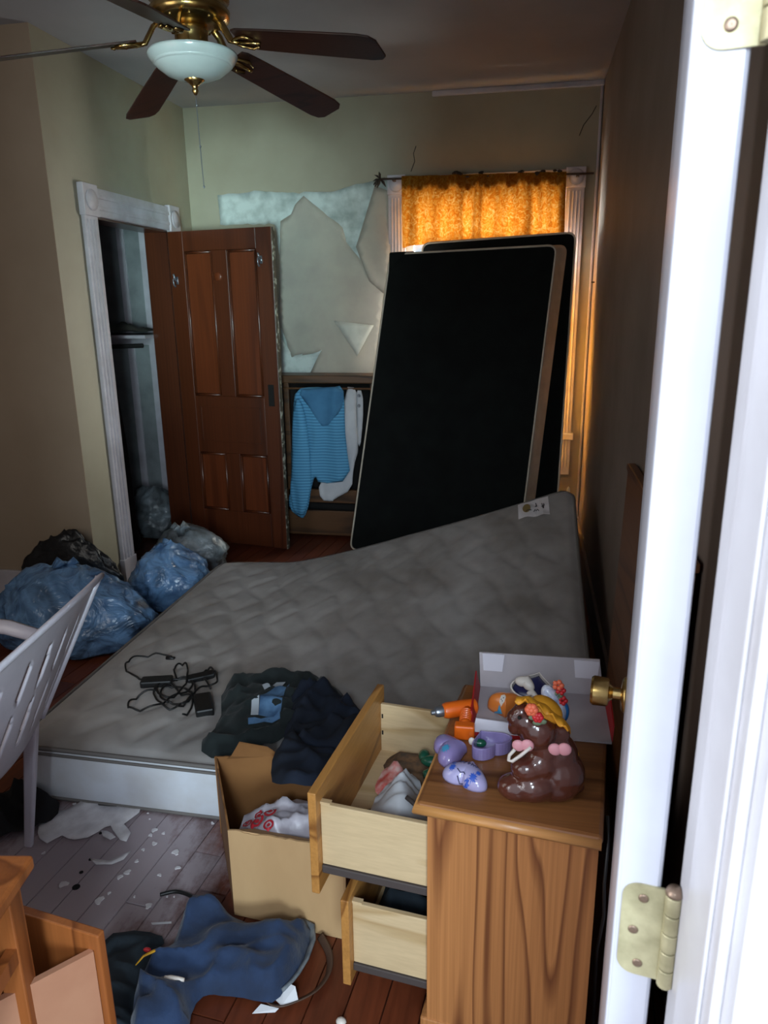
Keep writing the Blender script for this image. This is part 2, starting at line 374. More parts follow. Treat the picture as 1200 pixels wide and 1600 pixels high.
# ------------------------------------------------------------------ the setting
XL, XR, YB, ZC = -2.19, .353, 4.8, 2.715
XO, YO = -3.2, .545          # outer left wall, room face of the front wall
def struct(name, g, m, **kw): return build(name, g, m, kind='structure', **kw)
fl = struct('floor', G().box((-3.4, -1.6, -.05), (1.0, 5.0, -.008)), m_dark)
def planks():
    a = math.radians(-5); ca, sa = math.cos(a), math.sin(a); wd = .083; k = 0
    for i in range(-44, 14):
        y = .2+random.random()*1.3-.8
        while y < 4.9:
            L = random.choice((1.1, 1.5, 1.9, 2.3)); y1 = min(y+L, 4.95)
            cx, cy = i*wd, (y+y1)/2
            wx, wy = cx*ca-cy*sa, cx*sa+cy*ca
            if -3.1 < wx < .5 and y1-y > .05 and k < 295:
                g = G(); x0, x1 = cx-wd/2+.0006, cx+wd/2-.0006; dz = random.uniform(-.0012, .0005)
                R = lambda x, yy, z: (x*ca-yy*sa, x*sa+yy*ca, z)
                e = .0012
                g.hexa([R(x0, y+.001, -.008), R(x1, y+.001, -.008), R(x1, y1-.001, -.008), R(x0, y1-.001, -.008),
                        R(x0+e, y+.001+e, dz), R(x1-e, y+.001+e, dz), R(x1-e, y1-.001-e, dz), R(x0+e, y1-.001-e, dz)])
                build('plank', g, m_floor, fl, fixn=False); k += 1
            y = y1
planks()
struct('ceiling', G().box((-3.4, YO-.15, ZC), (.5, 5.0, ZC+.08)), m_ceil)
WX0, WX1, WZ0, WZ1 = -.78, .17, .72, 2.16       # window opening
wb = struct('wall_back', G().box((XO, YB, 0), (WX0, YB+.12, ZC)).box((WX1, YB, 0), (XR+.1, YB+.12, ZC)).box((WX0, YB, WZ1), (WX1, YB+.12, ZC)).box((WX0, YB, 0), (WX1, YB+.12, WZ0)), m_wall)
struct('wall_right', G().box((XR, YO-.15, 0), (XR+.1, YB+.12, ZC)), m_wallR)
CY0, CY1, CZ = 3.66, 4.43, 1.965                # closet opening in the left wall
struct('wall_left', G().box((XL-.1, 3.304, 0), (XL, CY0, ZC)).box((XL-.1, CY1, 0), (XL, YB, ZC)).box((XL-.1, CY0, CZ), (XL, CY1, ZC)), m_wall)
struct('wall_closet_front', G().box((XO, 3.3, 0), (XL, 3.304, ZC)).box((XO, 3.304, 0), (XL-.1, 3.4, ZC)), m_wallL)
struct('wall_left_near', G().box((XO-.1, YO-.15, 0), (XO, YB+.12, ZC)), m_wallL)
JX = .140; LX = -.80
struct('wall_front', G().box((XO, YO-.145, 0), (LX, YO, ZC)).box((JX+.02, YO-.145, 0), (XR, YO, ZC)).box((LX, YO-.145, 2.06), (JX+.02, YO, ZC)), m_wallL)
struct('trim_1', G().box((JX, YO-.155, 0), (JX+.025, YO, 2.06)).box((JX-.007, YO-.135, 0), (JX, YO-.052, 2.06)).box((JX-.010, YO-.118, 0), (JX-.007, YO-.075, 2.06))
       .box((LX-.02, YO-.155, 0), (LX, YO, 2.06)).box((LX, YO-.155, 2.04), (JX, YO, 2.06)), m_white, bevel=.003)
# pale cove strip and corner bead: highlight along these edges put into the colour
struct('trim_highlight', G().box((-.62, YB-.02, ZC-.03), (XR, YB, ZC)).box((XR-.02, YB-.018, 0), (XR-.004, YB, ZC-.03)), m_lilac, bevel=.006)
struct('baseboard_back', G().box((XL, YB-.018, 0), (XR, YB, .17)), m_lilac, bevel=.004)
struct('baseboard_right', G().box((XR-.016, 1.45, 0), (XR, YB, .16)), m_wallR, bevel=.004)
struct('baseboard_left', G().box((XO, 3.282, 0), (XL, 3.3, .17)), m_lilac, bevel=.004)
# closet inside
cs = struct('wall_closet_inside', G().box((XL-.8, 3.4, 0), (XL-.76, YB, ZC)).box((XL-.76, YB-.012, 0), (XL-.1, YB-.001, ZC)), m_closet)
for x in (-2.72, -2.56, -2.40): build('seam_strip', G().box((x, YB-.022, .0), (x+.05, YB-.012, ZC)), m_lilac, cs)
tr = struct('trim_3', G().box((XL, CY0-.125, 0), (XL+.022, CY0-.01, CZ)).box((XL, CY1+.01, 0), (XL+.022, CY1+.125, CZ)), m_lilac, bevel=.003)
build('head_casing', G().box((XL, CY0-.01, CZ), (XL+.022, CY1+.01, CZ+.135)).box((XL+.022, CY0-.01, CZ+.03), (XL+.028, CY1+.01, CZ+.05)).box((XL+.022, CY0-.01, CZ+.085), (XL+.030, CY1+.01, CZ+.105)), m_lilac, tr, bevel=.003)
for y in (CY0-.135, CY1+.005):
    b = build('corner_block', G().box((XL, y, CZ-.005), (XL+.034, y+.13, CZ+.145)), m_lilac, tr, bevel=.003)
    build('rosette', G().lathe([(.05, 0), (.05, .006), (.035, .004), (.03, .009), (.01, .012), (0, .012)], 20, Matrix.Translation((XL+.034, y+.065, CZ+.07)) @ Matrix.Rotation(math.pi/2, 4, 'Y')), m_lilac, b, smooth=True)
for y in (CY0-.105, CY0-.075, CY0-.045): build('flute', G().tube([(XL+.022, y, .15), (XL+.022, y, CZ-.02)], .007, 6), m_lilac, tr)
build('plinth_block', G().box((XL, CY0-.135, 0), (XL+.03, CY0-.005, .17)), m_lilac, tr, bevel=.003)
build('jamb_lining', G().box((XL-.14, CY1-.010, 0), (XL+.004, CY1+.012, CZ)).box((XL-.14, CY0-.01, 0), (XL+.004, CY0+.010, CZ)).box((XL-.14, CY0, CZ-.010), (XL+.004, CY1, CZ+.01)), m_doorw, tr)
# peeling wall: bare plaster and hanging wallpaper on the back wall, from the photo outlines
def wallpatch(name, px, m, lift=.003, curl=0, thick=.0015, seed=0, smoothn=0, cell=.03, rag=0):
    P = xz(px, YB-.004)
    if rag:
        Q = []
        for i in range(len(P)):
            a = P[i]; b = P[(i+1) % len(P)]; k = max(1, int(math.hypot(b[0]-a[0], b[1]-a[1])/.035))
            for t in range(k):
                x = a[0]+(b[0]-a[0])*t/k; z = a[1]+(b[1]-a[1])*t/k
                Q.append((x+rag*noise.noise(V((x*30, z*30, seed))), z+rag*noise.noise(V((x*30, z*30, seed+5)))))
        P = Q
    top = max(p[1] for p in P); bot = min(p[1] for p in P)
    pl = lambda x, z, d: V((x, YB-lift-curl*max(0, (top-z)/(top-bot))**1.5*(.6+.4*math.sin(x*26+z*7+seed))-.004*abs(fbm(x*5, z*5, seed)), z))
    return build(name, patch(P, cell, pl), m, wb, smooth=True, mods=[SOL(thick, 0)])
wallpatch('bare_plaster', [(340, 305), (398, 299), (450, 301), (520, 299), (575, 284), (612, 278), (612, 330), (560, 380), (575, 420), (560, 470), (600, 500), (590, 590), (440, 590), (440, 420), (430, 350), (344, 352)], m_plaster, .002, rag=.012, seed=2)
wallpatch('wallpaper_strip', [(474, 306), (512, 337), (536, 355), (541, 378), (560, 402), (600, 450), (596, 500), (592, 560), (590, 590), (482, 590), (503, 546), (498, 550), (456, 558), (436, 500), (438, 345), (455, 335), (462, 320)], m_paper, .006, .012, rag=.006, seed=4)
wallpatch('wallpaper_flap', [(586, 290), (611, 300), (612, 455), (604, 462), (578, 440), (557, 386)], m_paper, .012, .035, seed=6)
wallpatch('wallpaper_flap', [(458, 556), (502, 546), (498, 560), (482, 586), (441, 588), (440, 528)], m_plaster, .010, 0, seed=7)
wallpatch('folded_paper_triangle', [(523, 501), (585, 508), (560, 556)], m_paperback, .022, .02, seed=8)
def crack(px, nm='wall_crack'):
    build(nm, G().tube([aY(x, y, YB-.0015) for x, y in px], .0022, 5), m_dark, wb)
crack([(650, 228), (646, 240), (648, 252), (642, 268)]); crack([(932, 165), (925, 178), (912, 195), (905, 212)])
crack([(886, 775), (895, 781), (903, 783), (910, 786)]); crack([(604, 345), (585, 360), (570, 368)])
# ------------------------------------------------------------------ window, curtain
win = struct('window_1', G().box((WX0, YB+.02, WZ0), (WX0+.045, YB+.07, WZ1)).box((WX1-.045, YB+.02, WZ0), (WX1, YB+.07, WZ1)).box((WX0, YB+.02, WZ1-.05), (WX1, YB+.07, WZ1)).box((WX0, YB+.02, WZ0), (WX1, YB+.07, WZ0+.06)).box((WX0, YB+.025, 1.42), (WX1, YB+.06, 1.46)), m_lilac, bevel=.003)
for z0, z1 in ((WZ0+.06, 1.42), (1.46, WZ1-.05)): build('pane', G().box((WX0+.045, YB+.042, z0), (WX1-.045, YB+.046, z1)), m_pane, win)
for x0 in (WX0-.105, WX1):
    c = build('casing', G().box((x0, YB-.026, .45), (x0+.105, YB, WZ1)), m_lilac, win, bevel=.003)
    for k in range(4): build('flute', G().tube([(x0+.022+.02*k, YB-.026, .5), (x0+.022+.02*k, YB-.026, WZ1-.02)], .006, 6), m_lilac, c)
    b = build('corner_block', G().box((x0-.004, YB-.034, WZ1-.0), (x0+.109, YB, WZ1+.11)), m_lilac, win, bevel=.003)
    build('rosette', G().lathe([(.045, 0), (.045, .008), (.032, .004), (.025, .010), (.008, .012), (0, .012)], 20, Matrix.Translation((x0+.0525, YB-.034, WZ1+.055)) @ Matrix.Rotation(math.pi/2, 4, 'X')), m_lilac, b, smooth=True)
build('head_casing', G().box((WX0-.01, YB-.026, WZ1), (WX1+.01, YB, WZ1+.10)), m_lilac, win, bevel=.003)
build('sill', G().box((WX0-.12, YB-.06, WZ0-.04), (WX1+.12, YB+.02, WZ0)), m_lilac, win, bevel=.004)
RY = 4.715; rl = aY(592, 280, RY); rr = aY(928, 271, RY)
rod = thing('curtain_rod', (rl.x, RY, rl.z), 'thin rusty curtain rod over the window with a dried bloom at its left end', 'curtain rod')
build('rod', G().tube([rl, rr], .006, 8), m_rod, rod, smooth=True)
for x in (WX0-.06, WX1+.06):
    z = rl.z+(rr.z-rl.z)*(x-rl.x)/(rr.x-rl.x); build('bracket', G().box((x-.008, RY-.008, z-.012), (x+.008, YB-.03, z+.002)), m_rod, rod)
gb = G()
for k in range(13):
    d = V((random.uniform(-1, .6), random.uniform(-.8, .3), random.uniform(-1, 1))).normalized(); c = rl+V((.01, 0, 0))
    gb.tube([c, c+d*.025, c+d*.05+V((0, 0, -.008))], [.004, .010, .002], 6, flat=.35)
build('dried_bloom', gb, m_bloom, rod, smooth=True)
for x, s in ((-.46, .018), (-.33, .012), (-.1, .012), (.02, .016), (.12, .012)):
    z = rl.z+(rr.z-rl.z)*(x-rl.x)/(rr.x-rl.x); gb = G()
    for k in range(4): gb.ell((x+random.uniform(-.02, .02), RY-.004, z+.012+random.uniform(-.004, .012)), (s, .008, s*.6), n=8, m=6)
    build('dust_clump', gb, m_bloom, rod, smooth=True)
def valance():
    xa, xb = -.79, .165
    def fn(u, v):
        x = xa+(xb-xa)*u; zt = rl.z+(rr.z-rl.z)*(x-rl.x)/(rr.x-rl.x)+.012
        zb = 1.845+.02*math.sin(u*9)+.012*noise.noise(V((u*7, 3, 0)))
        if u < .09: zb += .0
        z = zt+(zb-zt)*v
        f = math.sin(u*44+2*noise.noise(V((u*6, 0, 1))))*.014+.010*noise.noise(V((u*13, v*1.2, 4)))
        pinch = .35+.65*sstep(.02, .3, v)
        if v < .2: f += .006*math.sin(u*150)
        return V((x+.006*math.sin(u*44+1.4)*v, RY-.012-f*pinch*(1.15)-.01*v, z))
    g = G().grid(fn, 150, 26); return g
va = build('window_valance', valance(), m_curtain, smooth=True, label='amber gold lace valance glowing with daylight above the box springs', cat='curtain', fixn=False)
def vstrip(xa, xb, za, zb, seed):
    return G().grid(lambda u, v: V((xa+(xb-xa)*u+.006*math.sin(v*5+seed), RY+.014+.003*math.sin(u*(xb-xa)*90+seed), za+(zb-za)*v)), max(4, int((xb-xa)*80)), 8)
build('header_band', vstrip(-.785, .16, 2.155, 2.225, 0), m_curtain, va, smooth=True, fixn=False)
for k, x in enumerate((-.785, -.60, -.44, -.345, -.22, -.07, -.045, .07, .13)):
    build('pleat', vstrip(x, x+(.014, .008, .014, .022, .010, .030, .012, .009, .03)[k], 1.85, 2.16, k), m_curtain, va, smooth=True, fixn=False)
def drape(xa, xb, z0, z1, seed):
    return G().grid(lambda u, v: V((xa+(xb-xa)*u, YB+.012-.004*math.sin(u*30+seed), z0+(z1-z0)*v)), 40, 8)
build('amber_filter', drape(WX0+.30, WX1-.004, .74, 1.74, 1), m_filter, smooth=True, label='amber cloth sheet added unseen in the window behind the box springs to tint the daylight', cat='light filter', fixn=False)  # unseen sheet added to turn light leaking past the box spring orange
# ------------------------------------------------------------------ entry door (open against the right), jamb side hinges
H1 = V((.0905, .55, 0)); DD = V((.2-.0905, .745, 0)).normalized(); DN = V((DD.y, -DD.x, 0)); ZZ = V((0, 0, 1))
d1 = struct('door_1', G().obox(H1, DD, DN, ZZ, (0, 0, .012), (.755, .0355, 2.03)), m_doorwhite, bevel=.003)
build('edge_bead', G().obox(H1, DD, DN, ZZ, (-.0006, .0030, .012), (0, .0325, 2.03)), m_doorwhite, d1)
kz = .842; kb = H1+DD*.70+ZZ*kz
def axM(o, zdir): q = V(zdir).to_track_quat('Z', 'Y').to_matrix().to_4x4(); q.translation = o; return q
kn = build('knob', G().lathe([(.011, .006), (.011, .022), (.016, .028), (.024, .030), (.0255, .034), (.0265, .056), (.0235, .060), (.012, .061), (.004, .059), (0, .059)], 28, axM(kb, -DN)), m_brass, d1, smooth=True, mods=[('EDGE_SPLIT', {})])
build('rose', G().lathe([(.032, 0), (.032, .003), (.026, .007), (.012, .009), (0, .009)], 28, axM(kb, -DN)), m_brass, kn, smooth=True)
for hz in (1.0, 1.715):
    o = H1+ZZ*hz
    hw, hh = .0295, .047; r = .014; pts = []
    for cx, cz, a0 in ((r, hh-r, 90), (r, -hh+r, 180)):
        for k in range(7): a = math.radians(a0+k*15); pts.append((cx+r*math.cos(a), cz+r*math.sin(a)))
    pts += [(hw+.008, -hh), (hw+.008, hh)]
    hg = build('hinge', G().prism([o+DN*(.0055+a)+ZZ*b-DD*.0006 for a, b in pts], -DD*.0022), m_hinge, d1)
    for k in range(5):
        c = o+DN*(.0455)-DD*.006+ZZ*(-hh+2*hh*(k+.5)/5)
        build('knuckle', G().lathe([(.0062, -.0088), (.0066, -.0082), (.0066, .0082), (.0062, .0088)], 16, axM(c, ZZ)), m_hinge, hg, smooth=True, mods=[('EDGE_SPLIT', {})])
    c = o+DN*.0455-DD*.006+ZZ*(hh+.001); build('pin_head', G().lathe([(.0072, 0), (.0072, .002), (.005, .006), (0, .0068)], 16, axM(c, ZZ)), m_screw, hg, smooth=True)
    for a, b in ((.017, .034), (.011, 0), (.017, -.034)):
        build('screw', G().lathe([(.0042, 0), (.0042, .0006), (.0025, .0012), (0, .0006)], 14, axM(o+DN*(.0055+a)+ZZ*b-DD*.0028, -DD)), m_screw, hg, smooth=True)
# ------------------------------------------------------------------ closet door, four panels
CH0 = V((-2.172, 4.405, 0)); CD = (V((-1.475, 4.287, 0))-CH0); CW = CD.length; CD.normalize(); CN = V((CD.y, -CD.x, 0))
if CN.y > 0: CN = -CN
d2 = struct('door_2', G().obox(CH0, CD, -CN, ZZ, (0, 0, .02), (.105, .034, 1.955)).obox(CH0, CD, -CN, ZZ, (CW-.105, 0, .02), (CW, .034, 1.955))
    .obox(CH0, CD, -CN, ZZ, (.105, 0, .02), (CW-.105, .034, .24)).obox(CH0, CD, -CN, ZZ, (.105, 0, 1.84), (CW-.105, .034, 1.955))
    .obox(CH0, CD, -CN, ZZ, (.105, 0, .62), (CW-.105, .034, .98)).obox(CH0, CD, -CN, ZZ, (CW/2-.05, 0, .24), (CW/2+.05, .034, .62)).obox(CH0, CD, -CN, ZZ, (CW/2-.05, 0, .98), (CW/2+.05, .034, 1.84)), m_doorw, bevel=.003)
for x0, x1 in ((.105, CW/2-.05), (CW/2+.05, CW-.105)):
    for z0, z1 in ((.24, .62), (.98, 1.84)):
        p = build('panel', G().obox(CH0, CD, -CN, ZZ, (x0, .012, z0), (x1, .024, z1)), m_doorp, d2)
        fr = [CH0+CD*a+CN*(-.004)+ZZ*b for a, b in ((x0+.008, z0+.008), (x1-.008, z0+.008), (x1-.008, z1-.008), (x0+.008, z1-.008))]
        g = G()
        for k in range(4): g.tube([fr[k], fr[(k+1) % 4]], .0085, 6)
        build('panel_moulding', g, m_doorw, p, smooth=True)
build('centre_panel_line', G().obox(CH0, CD, -CN, ZZ, (.14, -.004, .69), (CW-.14, 0, .695)).obox(CH0, CD, -CN, ZZ, (.14, -.004, .91), (CW-.14, 0, .915)).obox(CH0, CD, -CN, ZZ, (.14, -.004, .69), (.145, 0, .915)).obox(CH0, CD, -CN, ZZ, (CW-.145, -.004, .69), (CW-.14, 0, .915)), m_doorw, d2)
build('peeling_edge', G().obox(CH0, CD, -CN, ZZ, (CW, .002, .02), (CW+.003, .032, 1.95)), mat('chipped_edge', (70, 62, 48), .8, (176, 176, 160), 30, sharp=(.52, .62)), d2)
def hook(a, z):
    c = CH0+CD*a+ZZ*z+CN*.002; g = G().tube([c, c+CN*.03+ZZ*.012, c+CN*.04-ZZ*.002, c+CN*.036-ZZ*.03, c+CN*.025-ZZ*.04, c+CN*.016-ZZ*.034], .004, 7)
    g.tube([c-ZZ*.012, c+CN*.02-ZZ*.0, c+CN*.032+ZZ*.034], [.004, .004, .006], 7); g.obox(c, CD, CN, ZZ, (-.008, -.002, -.025), (.008, .002, .02))
    build('coat_hook', g, m_steel, d2, smooth=True)
q = aY(408, 405, 4.30); hook(CW-.075, q.z); q = aY(265, 438, 4.39); hook(.045, q.z)
q = aY(340, 432, 4.345); c = CH0+CD*((q-CH0).dot(CD))+ZZ*q.z
build('old_plate', G().lathe([(.026, 0), (.026, .003), (.02, .006), (0, .006)], 18, axM(c, CN)), m_doorp, d2, smooth=True)
build('keyhole_plate', G().obox(CH0, CD, CN, ZZ, (CW-.075, 0, .93), (CW-.035, .003, 1.06)), m_dark, d2, bevel=.004)
# closet contents
sz = aY(200, 529, 4.35).z
t = thing('closet_shelf', (-2.6, 4.55, sz), 'dim wooden shelf inside the closet above the hanging rod', 'shelf')
build('board', G().box((-2.94, 4.34, sz), (-2.345, 4.787, sz+.02)), m_lilac, t); build('cleat', G().box((-2.94, 4.765, sz-.06), (-2.345, 4.787, sz)), m_lilac, t)
heap('folded_blanket', [(-2.93, 4.42), (-2.37, 4.42), (-2.37, 4.75), (-2.93, 4.75)], mat('grey_blanket', (84, 82, 74), .9), lambda x, y: sz+.021, .09, 6, edge=.15, label='dull grey bundle lying on the closet shelf', cat='blanket', cell=.03)
build('closet_rod', G().tube([(-2.95, 4.30, aY(165, 545, 4.3).z), (-2.345, 4.30, aY(240, 540, 4.3).z)], .014, 10), m_dark, smooth=True, label='dark round rod hung below the closet shelf', cat='rod')
def hung():
    P = xz([(166, 560), (176, 566), (186, 640), (200, 720), (214, 830), (222, 850), (212, 868), (160, 880), (120, 880), (130, 560)], 4.12)
    pl = lambda x, z, d: V((x, 4.12-.05*sstep(0, .05, d)-.02*math.sin(x*60), max(z, .012)))
    g = patch(smoothpoly(P, 1), .03, pl); return g
build('hanging_coat', hung(), m_blackcloth, smooth=True, label='long black coat hanging inside the closet down to the floor', cat='coat', mods=[SOL(.03)])
# ------------------------------------------------------------------ dark wooden wall cabinet with shirts hung on it
cx0, cx1, cy = -1.74, -.95, 4.60
ct = aY(445, 586, cy).z
t = thing('wooden_cabinet', ((cx0+cx1)/2, 4.66, 0), 'low dark wooden cabinet with an open bay, behind the closet door and box spring', 'cabinet')
build('top_board', G().box((cx0-.02, cy-.02, ct-.05), (cx1+.02, 4.78, ct)), m_cab, t, bevel=.006)
for x in (cx0, -1.24, cx1-.035): pass
build('side_panel', G().box((cx0, cy, 0), (cx0+.03, 4.77, ct-.05)), m_cab, t); build('side_panel', G().box((cx1-.03, cy, 0), (cx1, 4.77, ct-.05)), m_cab, t)
zr = aY(500, 765, cy).z; zr2 = aY(500, 785, cy).z
xs = aY(452, 700, cy).x
build('stile', G().box((xs-.022, cy, zr2), (xs+.012, cy+.03, ct-.05)), m_cab, t, bevel=.003)
build('bottom_rail', G().box((cx0+.03, cy, zr2), (cx1-.03, cy+.03, zr)), m_cab, t, bevel=.003)
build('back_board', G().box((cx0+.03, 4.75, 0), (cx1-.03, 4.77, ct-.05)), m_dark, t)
build('drawer_front', G().box((cx0+.03, cy+.012, .02), (cx1-.03, cy+.03, zr2-.06)), m_cab, t, bevel=.003)
def vsheet(name, px, Y, m, thick=.02, seed=0, fold=40, parent=None, smoothn=1, sol=.004, cell=.014, lean=0, **kw):
    P = smoothpoly(xz(px, Y), smoothn)
    top = max(p[1] for p in P)
    pl = lambda x, z, d: V((x, Y-thick*(.5+.5*math.sin(x*fold+3*noise.noise(V((x*6, z*3, seed)))))*sstep(0, .02, d)-lean*(top-z)-.012*noise.noise(V((x*9, z*6, seed))), z))
    return build(name, patch(P, cell, pl), m, parent, smooth=True, mods=[SOL(sol)], **kw)
ws = vsheet('white_shirt', [(538, 604), (558, 606), (556, 640), (561, 700), (552, 730), (550, 765), (522, 780), (520, 784), (501, 782), (497, 755), (520, 740), (535, 700)], 4.565, m_whitecloth, .012, 3, label='white cloth garment hung behind the blue striped shirt', cat='shirt')
sp = vsheet('snap_placket', [(556, 610), (567, 610), (567, 660), (563, 700), (558, 690), (557, 640)], 4.58, m_whitecloth, .002, 5, parent=ws)
for x, y in ((561, 618), (561, 634)):
    c = aY(x, y, 4.573); build('snap_button', G().lathe([(.011, 0), (.011, .003), (.006, .004), (.004, .001), (0, .001)], 14, axM(c, (0, -1, 0))), m_steel, sp, smooth=True)
bs = vsheet('striped_shirt', [(462, 608), (490, 604), (515, 606), (536, 602), (538, 640), (540, 690), (549, 750), (498, 757), (492, 742), (486, 765), (482, 790), (476, 808), (470, 810), (452, 795), (451, 775), (456, 770), (455, 700), (457, 640)], 4.542, m_stripe, .018, 1, 46, label='blue striped knit shirt hung over the cabinet bay', cat='shirt')
vsheet('plain_yoke', [(464, 610), (490, 606), (536, 604), (537, 630), (524, 655), (508, 668), (494, 660), (480, 634)], 4.532, m_bluecloth, .018, 2, 46, parent=bs)
vsheet('striped_sleeve', [(459, 625), (470, 622), (480, 660), (483, 700), (487, 750), (481, 790), (474, 809), (453, 795), (456, 700)], 4.520, m_stripe, .018, 4, 60, parent=bs)
build('hang_rail', G().tube([(xs-.01, 4.565, aY(500, 606, 4.565).z-.004), (-.96, 4.565, aY(500, 606, 4.565).z-.004)], .006, 8), m_cab, t)
# ------------------------------------------------------------------ box springs
def slab(BL, BR, TR, TL, tv, label, group='box springs leaning at the window'):
    BL, BR, TR, TL, tv = map(V, (BL, BR, TR, TL, tv))
    t = thing('box_spring', (BL+BR)/2, label, 'box spring', None)
    ctr = (BL+BR+TR+TL)/4
    def quad(k, off): return [p+(ctr-p)*k+off for p in (BL, BR, TR, TL)]
    def rounded(Q, r=.05, n=5):
        out = []
        for i in range(4):
            p = Q[i]; a = (Q[i-1]-p).normalized()*r; b = (Q[(i+1) % 4]-p).normalized()*r
            for k in range(n+1):
                s = k/n; out.append(p+a*(1-s)**2+b*s**2)
        return out
    f = rounded(quad(0, V((0, 0, 0)))); n = len(f)
    g = G(); g.add(f, [tuple(range(n))]); build('dust_cover', g, m_black, t)
    fi = rounded(quad(.0, tv)); g = G(); g.add(f+fi, [(i, (i+1) % n, n+(i+1) % n, n+i) for i in range(n)]); build('side_band', g, m_band, t, smooth=True)
    g = G(); g.add(fi, [tuple(range(n))]); build('ticking_face', g, m_border, t)
    nb = build('piping', G().tube(f, .006, 6, closed=True), m_band, t, smooth=True)
    return t
def guard(t, pts, tv):
    g = G(); g.prism([V(p) for p in pts], tv); build('corner_guard', g, m_black, t, bevel=.008)
b1 = slab((-1.09, 4.405, .0), (-.03, 4.17, .0), (.120, 4.33, 1.815), (-.822, 4.49, 1.80), (.062, .115, .01), 'black undersided twin box spring in front, leaning at the window, pale side band')
guard(b1, [(-.83, 4.483, 1.81), (-.72, 4.466, 1.81), (-.835, 4.479, 1.70), ], (.03, .137, .012))
b2 = slab((-.66, 4.59, .0), (.192, 4.42, .0), (.230, 4.61, 1.900), (-.66, 4.67, 1.868), (.006, .085, .01), 'black box spring at the back, taller edge showing against the window')
# ------------------------------------------------------------------ mattress
MX0, MX1, MY0, MY1, MT = -1.565, .248, 1.80, 3.66, .2
def mrise(x, y):
    u = min(1.1, max(0, (x+1.2)/1.42)); v = max(0, (y-1.95)/1.7)
    return .43*(u**1.25)*(v**1.45)
def quilt(x, y):
    wv = .018*math.sin(y*14)+.012*math.sin(x*17)
    a = (x+y*.55+wv)/.17; b = (x-y*.55+wv)/.17
    da = abs(a-round(a)); db = abs(b-round(b)); d = min(da, db)
    return .009*sstep(0, .28, d)+.006*fbm(x*3.2, y*3.2, 5)
def mtop(x, y): return MT+mrise(x, y)+quilt(x, y)*sstep(0, .08, min(x-MX0, MX1-x, y-MY0, MY1-y))
def rc(x, y, r=.09):
    cx = min(max(x, MX0+r), MX1-r); cy_ = min(max(y, MY0+r), MY1-r); d = math.hypot(x-cx, y-cy_)
    if d > r and x != cx and y != cy_: return cx+(x-cx)*r/d, cy_+(y-cy_)*r/d
    if x != cx and y != cy_: return x, y
    return x, y
def skew(x, y):  # the back left corner lies a little nearer
    v = (y-MY0)/(MY1-MY0); return x-.015*v, y-.14*v*max(0, (MX0+1.0-x))
mt = thing('mattress', ((MX0+MX1)/2, 2.7, 0), 'large stained quilted mattress on the floor, bent up at its back right corner', 'mattress')
def mfn(u, v):
    x = MX0+(MX1-MX0)*u; y = MY0+(MY1-MY0)*v; x2, y2 = rc(x, y); x3, y3 = skew(x2, y2)
    e = min(x-MX0, MX1-x, y-MY0, MY1-y); return V((x3, y3, mtop(x2, y2)-.012*(1-sstep(0, .03, e))))
build('quilted_top', G().grid(mfn, 150, 170), m_ticking, mt, smooth=True, fixn=False)
per = []
for k in range(60): per.append((MX0+(MX1-MX0)*k/60, MY0))
for k in range(60): per.append((MX1, MY0+(MY1-MY0)*k/60))
for k in range(60): per.append((MX1-(MX1-MX0)*k/60, MY1))
for k in range(60): per.append((MX0, MY1-(MY1-MY0)*k/60))
def pp(x, y, dz, out=0):
    a, b = rc(x, y); a2, b2 = skew(a, b); z = MT+mrise(a, b)-.012
    c = V(((MX0+MX1)/2, 2.7)); d = (V((a, b))-c).normalized()*out
    return V((a2+d.x, b2+d.y, z+dz))
g = G(); n = len(per); rows = ((0, 0), (-.02, .008), (-.06, .012), (-.12, .012), (-.165, .006), (-.186, 0))
for dz, o_ in rows: g.v += [pp(x, y, dz, o_) for x, y in per]
g.f = [(r*n+i, r*n+(i+1) % n, (r+1)*n+(i+1) % n, (r+1)*n+i) for r in range(len(rows)-1) for i in range(n)]
build('side_border', g, m_border, mt, smooth=True)
g = G().grid(lambda u, v: mfn(u, v)-V((0, 0, .186)), 20, 20); build('underside', g, m_border, mt, smooth=True)
build('piping', G().tube([pp(x, y, .0, .006) for x, y in per], .007, 6, closed=True), m_piping, mt, smooth=True)
build('piping', G().tube([pp(x, y, -.018, .010) for x, y in per], .005, 6, closed=True), m_piping, mt, smooth=True)
build('piping', G().tube([pp(x, y, -.18, .003) for x, y in per], .006, 6, closed=True), m_piping, mt, smooth=True)
# printed label sewn near the raised corner
def hit(x, y):
    d = _ray(x, y); t = 2.0
    for k in range(4000):
        p = CAM+d*t
        if MX0 < p.x < MX1+.05 and p.y > MY0 and p.z < mtop(p.x, p.y)+.003: return p
        t += .002
        if p.y > MY1+.3: break
    return p
lp = [hit(*p) for p in ((809, 792), (856, 778), (859, 806), (810, 814))]
def lq(u, v, k=.0165):
    a = lp[0].lerp(lp[1], u); b = lp[3].lerp(lp[2], u); p = a.lerp(b, v); return V((p.x, p.y, mtop(p.x, p.y)+k))
tg = build('label', G().grid(lambda u, v: lq(u, v, .012), 10, 10), mat('label_cloth', (240, 234, 236), .8), mt, mods=[SOL(.002)])
build('gold_emblem', G().add([lq(.27+.13*math.cos(k*.4), .52+.27*math.sin(k*.4)) for k in range(16)], [tuple(range(16))]), mat('gold_print', (150, 126, 78), .6), tg)
g = G()
for pts in ([(.24, .72), (.3, .66), (.38, .68), (.42, .7)], [(.5, .78), (.55, .66), (.58, .74), (.62, .64), (.66, .72)], [(.58, .25), (.6, .4), (.56, .5), (.62, .46)], [(.78, .35), (.8, .6)], [(.84, .38), (.82, .62)], [(.76, .52), (.86, .48)]):
    g.tube([lq(*p) for p in pts], .0022, 5)
build('script_print', g, mat('dark_print', (70, 64, 66), .7), tg)
